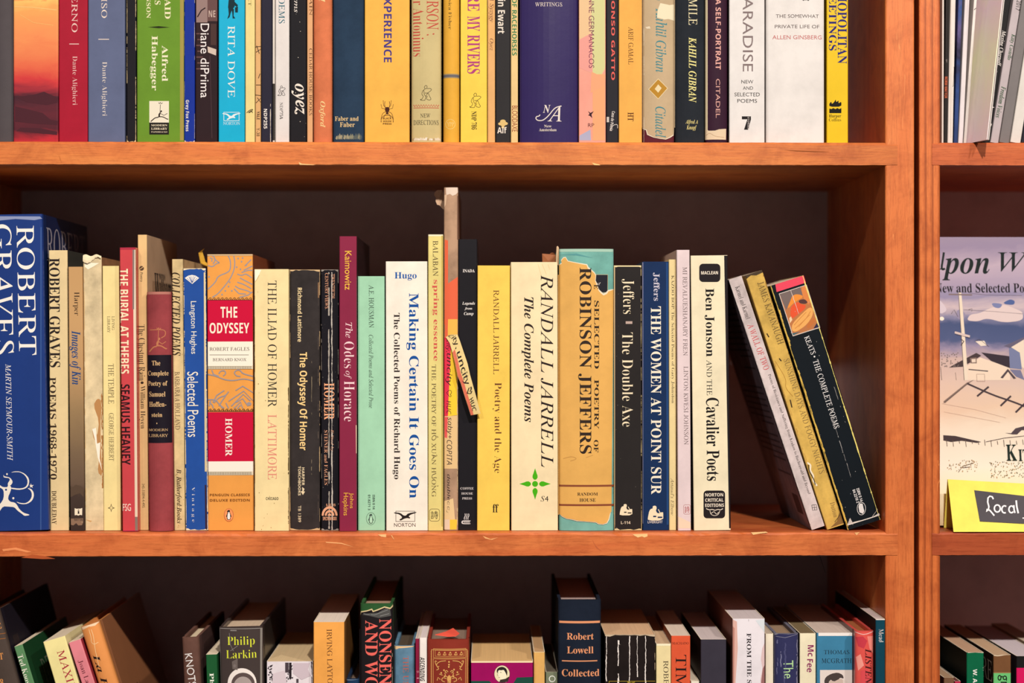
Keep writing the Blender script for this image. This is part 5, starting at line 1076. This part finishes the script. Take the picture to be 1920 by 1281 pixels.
b.p([(1398, 1110), (1400, 1085), (1420, 1068), (1450, 1062), (1480, 1075), (1495, 1105), (1490, 1150), (1480, 1120), (1462, 1090), (1440, 1095), (1415, 1092), (1406, 1120)], '2c2622').l([(1428, 1112), (1442, 1115)], 4, '2c2622').l([(1410, 1112), (1404, 1140), (1414, 1145)], 3, '5a4c40').l([(1414, 1158), (1428, 1158)], 3, '4a3c34').p([(1430, 1180), (1480, 1170), (1510, 1150), (1500, 1195), (1470, 1205), (1420, 1205)], '3a302a')
b = Bk(y2, 1730, 930, 1832, 'e6b464', 'slim tan paperback right of the magenta one', d=.14, page='c8a070', side='7c6444'); b.band(922, 934, 'f4d89c')
y3 = (980, 1030, 4.8)
b = Bk(y3, 206, 1110, 318, '7c8468', 'low sage grey paperback with one round white letter, against the navy cloth book', d=.14, page='6c6454', ang=.0); b.tl('O', 235, 1172, 296, 1172, 60, 'x', 'e4e8d8')
b = Bk(y3, 318, 460, 706, '1a2230', 'tall navy cloth hardcover with copper rules and lettering', name=HC, kind='cloth', d=.165, sag=.003, page='b09c92', side='0e1218', back=.013)
CP = 'e09668'
b.band(648, 668, CP, 2).band(1002, 1012, CP, 7).t('Robert', 396, 756, 638, 816, 'b', CP, 0).t('Lowell', 398, 878, 636, 940, 'b', CP, 0).t('Collected', 352, 1082, 690, 1146, 'b', CP, 0).t('Poems', 420, 1220, 620, 1280, 'b', CP, 0)
b = Bk(y3, 738, 775, 1194, '221a18', 'thick black paperback seamed with white vertical creases', d=.14, page='d8b288', wear='d8c4a0', kind='worn')
for u, w_ in ((.03, 2), (.27, 3.2), (.49, 2.4), (.64, 2.0), (.81, 3.0)): b.crack(u, .005, .5, w_, 'ece4d8', .08, .8)
b.edges('c8b494', 1.3, .4).box(778, 1194, 1194, 1700, 3.5, 'b8a030').t('THE', 940, 1200, 1010, 1230, 'xb', 'b8a030', 0).specks(20, 'c8bca8', 1.6)
b = Bk(y3, 1200, 858, 1336, 'f0dfa4', 'cream paperback with dark capitals beside the red-orange one', d=.15, page='d4b48c'); b.tl('ROBERT', 1288, 1010, 1294, 1330, 46, 's', '4a4030').band(852, 876, 'f8ecc4')
b = Bk(y3, 1336, 786, 1510, 'e05c38', 'red-orange paperback with large black capitals', d=.14, page='e0cfb8', side='9c4c2c'); b.t('MACHADO', 1346, 843, 1494, 864, 's', '3a1c18', 0).t('TIMES', 1376, 958, 1474, 1460, 's', '241a18')
b = Bk(y3, 1514, 1195, 1592, 'f0e8d0', 'low cream pamphlet between the red-orange and dark slate books', d=.14, page='e8dcc0')
b = Bk(y3, 1602, 820, 1834, '3a3640', 'plain dark slate paperback', d=.15, page='cfc2bc', side='14141a')
b.side_r(60, 40, 90, 120, '8a8470', 'L')
y4 = (1300, 1030, 4.8)
b = Bk(y4, 352, 634, 644, 'ece6e6', 'tall white paperback with marbled pink edges and black capitals', d=.17, page='cfc4c0', side='8a5444', back=.012)
b.p([(352, 640), (392, 660), (400, 900), (380, 1200), (395, 1500), (352, 1500)], 'dcb0a0').p([(352, 700), (372, 720), (366, 1300), (352, 1400)], 'c08878').p([(644, 850), (620, 900), (608, 1000), (622, 1080), (604, 1180), (612, 1500), (644, 1500)], 'dcc0bc').p([(644, 1050), (625, 1080), (610, 1200), (614, 1500), (644, 1500)], '9a6c68').p([(560, 650), (644, 640), (644, 760)], 'd8e0e0')
b.tl('FROM THE SNOW', 500, 765, 505, 1400, 40, 'b', '2c2628').tl('|', 498, 640, 498, 658, 3, 'x', '8a7c7c')
b = Bk(y4, 648, 770, 722, 'f2e8cc', 'narrow ivory paperback left of the filmed indigo book', d=.14, page='c8b8a0')
b = Bk(y4, 726, 768, 948, '32345a', 'indigo hardcover under crinkled clear film with pale green lettering', name=HC, kind='gloss', d=.15, sag=.003, page='9c8468', side='202030', wear='70707c')
b.tl('The', 850, 1005, 852, 1165, 90, 'x', 'b4dc9c'); b.l([(730, 775), (780, 758), (860, 768), (946, 752)], 8, 'a4a4ac').l([(740, 790), (820, 800), (940, 770)], 4, '8a8a98').crack(.12, .02, .3, 3, '6a6c8c', .3, 1).crack(.25, .03, .3, 2, '7a7c98', .5, 1).crack(.93, .02, .35, 3, '7c7c90', .2, 1).crack(.4, .03, .15, 3, '4a4c70', .3, 2)
b = Bk(y4, 956, 766, 1104, 'f6eac4', 'cream paperback with bold plum lettering', d=.15, page='7c6c4c', side='2c2a20')
b.tl('Mc', 1056, 872, 1056, 975, 54, 'xb', '8a2c5c').tl('Fee', 1050, 998, 1048, 1116, 54, 'xb', '8a2c5c').specks(5, '4a3c34', 1.2)
b = Bk(y4, 1110, 762, 1452, '4084a4', 'wide sky blue paperback with black capitals and a portrait photograph', d=.16, page='d0bfae')
b.band(755, 790, 'f4ece0', 3).t('THOMAS', 1175, 918, 1404, 954, 's', '1c2830', 0).t('MCGRATH', 1155, 992, 1424, 1034, 's', '1c2830', 0)
b.r(1140, 1096, 1436, 1500, 'e4d8cc').p([(1175, 1205), (1190, 1160), (1240, 1130), (1300, 1118), (1345, 1140), (1355, 1175), (1320, 1165), (1300, 1190), (1260, 1200), (1230, 1180), (1200, 1260)], '4a403c').p([(1205, 1270), (1215, 1215), (1235, 1185), (1265, 1202), (1310, 1178), (1340, 1176), (1352, 1200), (1356, 1290), (1330, 1360), (1250, 1370), (1215, 1310)], 'cdb9a8').p([(1345, 1180), (1385, 1195), (1400, 1300), (1356, 1290)], 'e0d2c4').l([(1240, 1240), (1275, 1236)], 6, '5a4c46').l([(1305, 1236), (1338, 1240)], 6, '5a4c46')
b = Bk(y4, 1455, 745, 1624, 'e4584e', 'red and pink marbled hardcover under clear film with dark brown capitals', name=HC, kind='gloss', back=.004, d=.15, sag=.0025, page='b06a40', side='5a1c1c')
b.p([(1460, 800), (1520, 790), (1560, 830), (1530, 900), (1480, 880)], 'c83c48').p([(1560, 790), (1618, 790), (1618, 950), (1580, 900)], 'f08c7c').p([(1462, 980), (1500, 950), (1530, 1050), (1480, 1100)], 'f09c8c').p([(1500, 1100), (1560, 1080), (1600, 1200), (1500, 1230)], 'd84c50').tl('LISTEN', 1570, 900, 1572, 1225, 60, 'bi', '4a1c1c').l([(1455, 755), (1520, 775), (1560, 768), (1622, 748)], 6, 'f4c8bc')
b = Bk(y4, 1640, 640, 1727, '0e4454', 'dark teal paperback at the right end of the bottom row, against the upright', d=.17, page='d0c0b8', side='141414', back=-.002)
b.tl('Mead', 1690, 730, 1690, 848, 42, 's', 'e8e4dc').r(1640, 632, 1734, 648, 'f0e4d4')
# ---------------------------------------------------------------- right bookcase, bottom shelf
GROUP['Q'] = 'books on the bottom shelf of the right bookcase'; SHELF['Q'] = LEVEL['B']; EF['Q'] = EF['B']
y5 = (1660, 1030, 5.104)
def Q(xl, yt, xr, col, label, **kw):
    Z(*y5); kw.setdefault('name', PB); nm = kw.pop('name'); return Book('Q', nm, xl, yt, xr, col, label, **kw)
b = Q(560, 1240, 660, '7a5a40', 'low brown paperback beside the figured upright', d=.14, page='a88c6c', side='4a342c')
b = Q(664, 1275, 724, 'c02c4c', 'low crimson paperback left of the deep green one', d=.14, page='6a3c38', side='5a1c20')
b = Q(778, 1000, 944, '0c6a44', 'deep green paperback with white capitals and a black side', d=.16, page='c4a080', side='10241e')
b.tl('W. A', 858, 1160, 858, 1290, 40, 'xb', 'f4f0e4').tl('. .', 936, 1145, 938, 1172, 6, 'xb', 'f4f0e4').l([(790, 1003), (860, 998), (940, 1004)], 5, 'e0d4bc')
b = Q(1034, 1024, 1204, '7c5434', 'brown paperback with a light green panel and black figures', d=.16, page='c8a884', side='3a2a20')
b.r(1034, 1198, 1204, 1600, '6cc474').tl('gn', 1120, 1215, 1118, 1330, 92, 'x', '1c1a18').r(1034, 1190, 1204, 1198, '9c7448').l([(1036, 1028), (1080, 1034), (1140, 1022), (1204, 1020)], 8, 'f0dcb8')
b.side_t('RE', 34, 6, 4, 22, 's', 'c8b49c', 'L').side_r(0, 33, 120, 120, '1c6a44', 'L')
b = Q(1254, 1036, 1530, '1e1c1c', 'black and hot pink paperback partly cut by the edge of the photograph', d=.16, page='d4c8c8', side='3a3034')
b.r(1254, 1148, 1530, 1700, 'd8185c')
b = Q(1536, 1010, 1700, 'a89070', 'tan paperback beyond the hot pink one', d=.16, page='c8b8a0')

# ---------------------------------------------------------------- right bookcase, middle shelf: the book facing out, and the sign card in front of it
def faceout():
    rnd = random.Random(5)
    Y0 = .033; s = Book.__new__(Book)
    s.row = 'M'; s.E = 1.3; s.Y = Y0; s.sag = 0.0; s.hard = False; s.items = []; s.n = 0; s.a = 0.0
    Z(1740, 430, 4.4167)
    xl, yt = 1737.0, 449.0; Ym = .055
    s.k = (at(1820, 700, Ym) - at(1720, 700, Ym)).x / 100; s.xl, s.yt = xl, yt; s.W = 330.0
    zb = LEVEL['M']; s.H = (at(xl, yt, .07).z - zb) / s.k / cos(.16)
    root = empty('facing_book', (at(xl, 700, Ym).x, Y0, zb + .0019), (-.16, 0, 0))
    tag(root, 'facing-out paperback with a watercolour street scene of a pole and houses', 'book')
    mb = MB(); H, W = s.H * s.k, s.W * s.k
    m = printed(s.E, 'Z', [(0, 'e8cc9c'), (.08, 'fdf0c8'), (.2, 'fff4dc'), (.33, 'fae8cc'), (.40, 'f0d0b0'), (.49, 'e4c8b4'), (.57, 'd4b8ac'), (.605, '9c90a8'), (.63, '505c84'), (.685, '46547c'), (.715, '8a88a4'), (.75, 'd4c0c0'), (.79, '9890ac'), (.83, 'b0a0b4'), (.90, 'c4b0bc'), (.96, '9c8ca4'), (1, 'a090a4')], 30, .05, (.6, 1, 1.4), .4)
    mb.box(0, W, 0, .0006, 0, H, m); mb.box(0, W, .0094, .010, 0, H, paper('d8ccb8', s.E)); mb.box(0, .0006, .0006, .0094, 0, H, m)
    old = s.prof; I = '1c2624'
    s.prof = lambda u: 0.0
    Z(1740, 430, 4.4167)
    s.l([(164, 214), (150, 290), (140, 340), (145, 362), (168, 352)], 17, I); s.l([(145, 345), (120, 362), (98, 362), (80, 345)], 9, I); s.t('pon', 142, 262, 540, 452, 'bi', I, 0); s.t('W', 615, 214, 870, 378, 'i', I, 0)
    s.t('New and Selected Poems', 80, 476, 960, 556, 'b', '241e22', 0)
    P_ = 'f4e4c8'
    s.p([(100, 600), (180, 700), (120, 740), (90, 700)], 'ded0d4', True); s.e(125, 775, 20, 17, 'fff4dc', 12); s.p([(330, 790), (360, 740), (440, 730), (520, 690), (640, 650), (760, 700), (800, 720), (800, 790), (640, 810), (500, 770), (420, 800)], 'e8d4cc', True)
    s.p([(640, 640), (700, 610), (740, 625), (730, 660), (660, 655)], '54689c', True); s.p([(540, 640), (640, 650), (610, 690), (560, 680)], '8088b0', True); s.p([(260, 690), (330, 730), (300, 800), (240, 760)], '9c94ac', True)
    # houses
    s.p([(430, 1100), (670, 1185), (670, 1290), (300, 1290), (300, 1180)], 'f6e0c4'); s.p([(440, 1058), (672, 1090), (672, 1190), (520, 1130)], '3a3038'); s.p([(168, 1185), (230, 1150), (400, 1062), (440, 1085), (370, 1130), (280, 1178)], '4a3c3c'); s.p([(345, 1105), (400, 1100), (400, 1150), (350, 1150)], '8a7468'); s.p([(358, 1115), (392, 1112), (392, 1140), (360, 1142)], 'f0dcc4')
    s.p([(672, 1020), (770, 1020), (770, 1200), (672, 1190)], '7c84a4'); s.p([(630, 1005), (800, 930), (800, 1010), (680, 1020)], '6a6478'); s.p([(690, 1015), (800, 950), (800, 1200), (770, 1180), (760, 1060)], 'f4e2c8')
    s.p([(590, 1270), (655, 1195), (720, 1275), (700, 1280), (655, 1220), (610, 1275)], '54484c'); s.p([(670, 1200), (760, 1205), (790, 1290), (720, 1260)], '7c7c98'); s.l([(330, 1200), (490, 1215)], 9, '54484a'); s.l([(220, 1225), (225, 1290)], 3, '6a5850'); s.l([(100, 1180), (104, 1290)], 4, '6a5850'); s.box(395, 1240, 460, 1300, 3, '9c7c6c')
    s.p([(395, 965), (470, 960), (490, 1000), (440, 1005)], 'f4e6d0'); s.l([(395, 965), (430, 945), (475, 985), (505, 1010)], 4, '54484c')
    s.p([(270, 556), (296, 556), (312, 930), (322, 1290), (288, 1290), (280, 930)], P_); s.l([(272, 558), (282, 930), (290, 1290)], 4, '5a4c48'); s.l([(190, 570), (385, 575)], 12, '8a7878'); s.l([(228, 890), (352, 925)], 18, 'e0ccc0'); s.l([(228, 905), (352, 938)], 4, '4a3e40'); s.l([(275, 945), (300, 965), (276, 1000)], 8, '4a3e40')
    s.l([(360, 560), (500, 575), (800, 580)], 2.5, '6a5c64'); s.l([(310, 700), (560, 715), (800, 735)], 2.5, '6a5c64'); s.l([(205, 735), (230, 700), (260, 760)], 4, '5a4c50'); s.l([(350, 700), (380, 690), (375, 715)], 4, '5a4c50')
    for i in range(40): s.e(110 + rnd.random() * 140, 1060 + rnd.random() * 120, 5, 5, '7c7068', 6)
    Z(1740, 700, 3.556)
    s.p([(90, 220), (250, 95), (300, 75), (255, 105), (100, 232)], '8a7468'); s.l([(90, 232), (260, 100)], 3, '5a4a44'); s.l([(252, 100), (420, 178), (560, 225), (660, 268)], 11, '4a3c40')
    for a in ((395, 122, 315, 186), (540, 184, 468, 250), (650, 215, 566, 294)): s.l([(a[0], a[1]), (a[2], a[3])], 12, '4a3c40')
    s.l([(80, 235), (300, 275), (500, 330)], 2, 'd8b8a0'); s.l([(90, 290), (460, 360)], 2, 'd8b8a0')
    s.p([(80, 445), (160, 450), (330, 490), (300, 496), (200, 482), (130, 490), (80, 480)], '4a3c3c')
    for i in range(14): x = 100 + i * 42; s.l([(x, 475 + (i % 3) * 4), (x + 3, 500 + rnd.random() * 24)], 4, '6a584c')
    s.p([(490, 430), (530, 432), (560, 400), (620, 385), (660, 370), (660, 410), (600, 412), (570, 440), (540, 440), (520, 436)], '54464a'); s.l([(360, 490), (480, 465), (620, 450)], 4, '5a4a44')
    for i in range(150):
        x = 380 + rnd.random() * 300; y = 620 + rnd.random() * 110; s.e(x, y, 2 + rnd.random() * 3, 2 + rnd.random() * 2, rnd.choice(['6a7048', '8a7c50', 'a88450', '4c5038', 'c89858']), 5)
    for i in range(60): s.e(100 + rnd.random() * 200, 610 + rnd.random() * 80, 2 + rnd.random() * 3, 3, rnd.choice(['c8a068', 'a88c60', '8a7c60']), 5)
    s.l([(170, 690), (200, 650), (270, 630)], 3, '6a6050'); s.l([(200, 660), (250, 655)], 3, '5a5a64')
    s.t('K', 492, 508, 562, 614, 'b', '1c2c24', 0); s.t('ITTY', 572, 540, 740, 616, 'b', '1c2c24', 0)
    s.paint(mb, s.items); mb.build('cover', root)
    q = MB(); q.box(.0008, W - .0005, .0007, .0093, .0003, H - .0003, pages('e8dcc4', s.E)); q.build('page_block', root)
    # the folded sign card
    a, bq = at(1770, 897, .032), at(1787, 996.5, .0005)
    w_ = (at(2060, 940, .01) - at(1780, 940, .01)).x
    root = empty('sign_card', (bq.x, 0, LEVEL['M'] + .0003)); tag(root, 'folded yellow sign card with a charcoal label hand lettered in white', 'sign')
    E = .95; my = paper('ffee5c', E); ht = a.z - LEVEL['M'] - .0003; sh = a.x - bq.x; yf, yt_, yb_ = -.001, .020, .030
    def P(u, t): return Vector((u * w_ + sh * (1 - u * 0) * t, yf + (yt_ - yf) * t, ht * t * (1 - .17 * u)))
    mb = MB(); n = 6; th = Vector((0, .0006, 0))
    fr = [P(i / n, t) for t in (0, 1) for i in range(n + 1)]; bk = [v + th for v in fr]; L = n + 1
    mb.add(fr + bk, [(i, i + 1, L + i + 1, L + i) for i in range(n)] + [(2 * L + L + i, 2 * L + L + i + 1, 2 * L + i + 1, 2 * L + i) for i in range(n)] + [(0, L, 3 * L, 2 * L), (L - 1, 3 * L - 1, 4 * L - 1, 2 * L - 1)] + [(2 * L + i, 2 * L + i + 1, i + 1, i) for i in range(n)] + [(L + i, L + i + 1, 3 * L + i + 1, 3 * L + i) for i in range(n)], my)
    def Pb(u, t): return Vector((u * w_ + sh * t, yb_ + (yt_ + .0006 - yb_) * t, ht * t * (1 - .17 * u)))
    fr = [Pb(u, t) for t in (0, 1) for u in (0, 1)]; bk = [v + th for v in fr]
    mb.add(fr + bk, [(0, 1, 3, 2), (6, 7, 5, 4), (0, 2, 6, 4), (1, 5, 7, 3), (0, 4, 5, 1)], my)
    mb.build('card', root)
    def on(px, py, lift):
        """onto the card's slope"""
        t = .5
        for _ in range(6):
            q_ = at(px, py, yf + (yt_ - yf) * t - lift); u = (q_.x - bq.x - sh * t) / w_; t = (q_.z - LEVEL['M'] - .0003) / (ht * (1 - .17 * u))
        return (q_.x - bq.x, q_.y, q_.z - LEVEL['M'] - .0003)
    Z(1740, 700, 3.556); mb = MB()
    pts = [(308, 780), (640, 818), (1000, 860), (1000, 1030), (640, 1004), (346, 988)]
    v1 = [on(*zp(*p), .0004) for p in pts]; v0 = [on(*zp(*p), .0001) for p in pts]; n = len(pts)
    mb.add(v1 + v0, [tuple(range(n)), tuple(range(2 * n - 1, n - 1, -1))] + [(i, n + i, n + (i + 1) % n, (i + 1) % n) for i in range(n)], paper('4c484a', E))
    ink = paper('f8f2ec', E, 'ink')
    def stroke(pts, wd):
        if 4 <= len(pts) < 11: pts = chaikin(pts, False, 2)
        vs = []; fs = []
        for i in range(len(pts)):
            a_, c_ = pts[max(i - 1, 0)], pts[min(i + 1, len(pts) - 1)]; L_ = sqrt((c_[0] - a_[0]) ** 2 + (c_[1] - a_[1]) ** 2) or 1
            nx, ny = -(c_[1] - a_[1]) / L_ * wd / 2, (c_[0] - a_[0]) / L_ * wd / 2; x, y = pts[i]
            vs += [on(*zp(x + nx, y + ny), .0006), on(*zp(x - nx, y - ny), .0006)]
            if i: fs.append((2 * i - 2, 2 * i - 1, 2 * i + 1, 2 * i))
        mb.add(vs, fs, ink)
    arc = lambda cx, cy, rx, ry, a0, a1, n=10: [(cx + rx * cos(a0 + (a1 - a0) * i / n), cy + ry * sin(a0 + (a1 - a0) * i / n)) for i in range(n + 1)]
    stroke([(436, 840), (428, 824), (412, 820), (400, 832), (398, 860), (406, 890), (402, 912), (388, 922), (392, 908), (412, 914), (430, 935), (442, 950)], 10)
    stroke(arc(462, 902, 20, 24, -1.4, 4.9, 14), 10); stroke(arc(510, 908, 18, 24, -.9, -5.2), 10); stroke(arc(556, 908, 17, 23, -.6, -5.6), 10); stroke([(572, 880), (574, 910), (580, 932)], 10); stroke([(588, 848), (592, 890), (602, 934)], 11)
    stroke([(630, 966), (700, 966)], 8); stroke([(680, 870), (672, 960)], 10); stroke(arc(694, 890, 22, 18, -2.2, 1.8), 10)
    o = mb.build('card_label', root); o['label'] = 'charcoal label lettered in white'
faceout()
for b_ in BOOKS: b_.build()
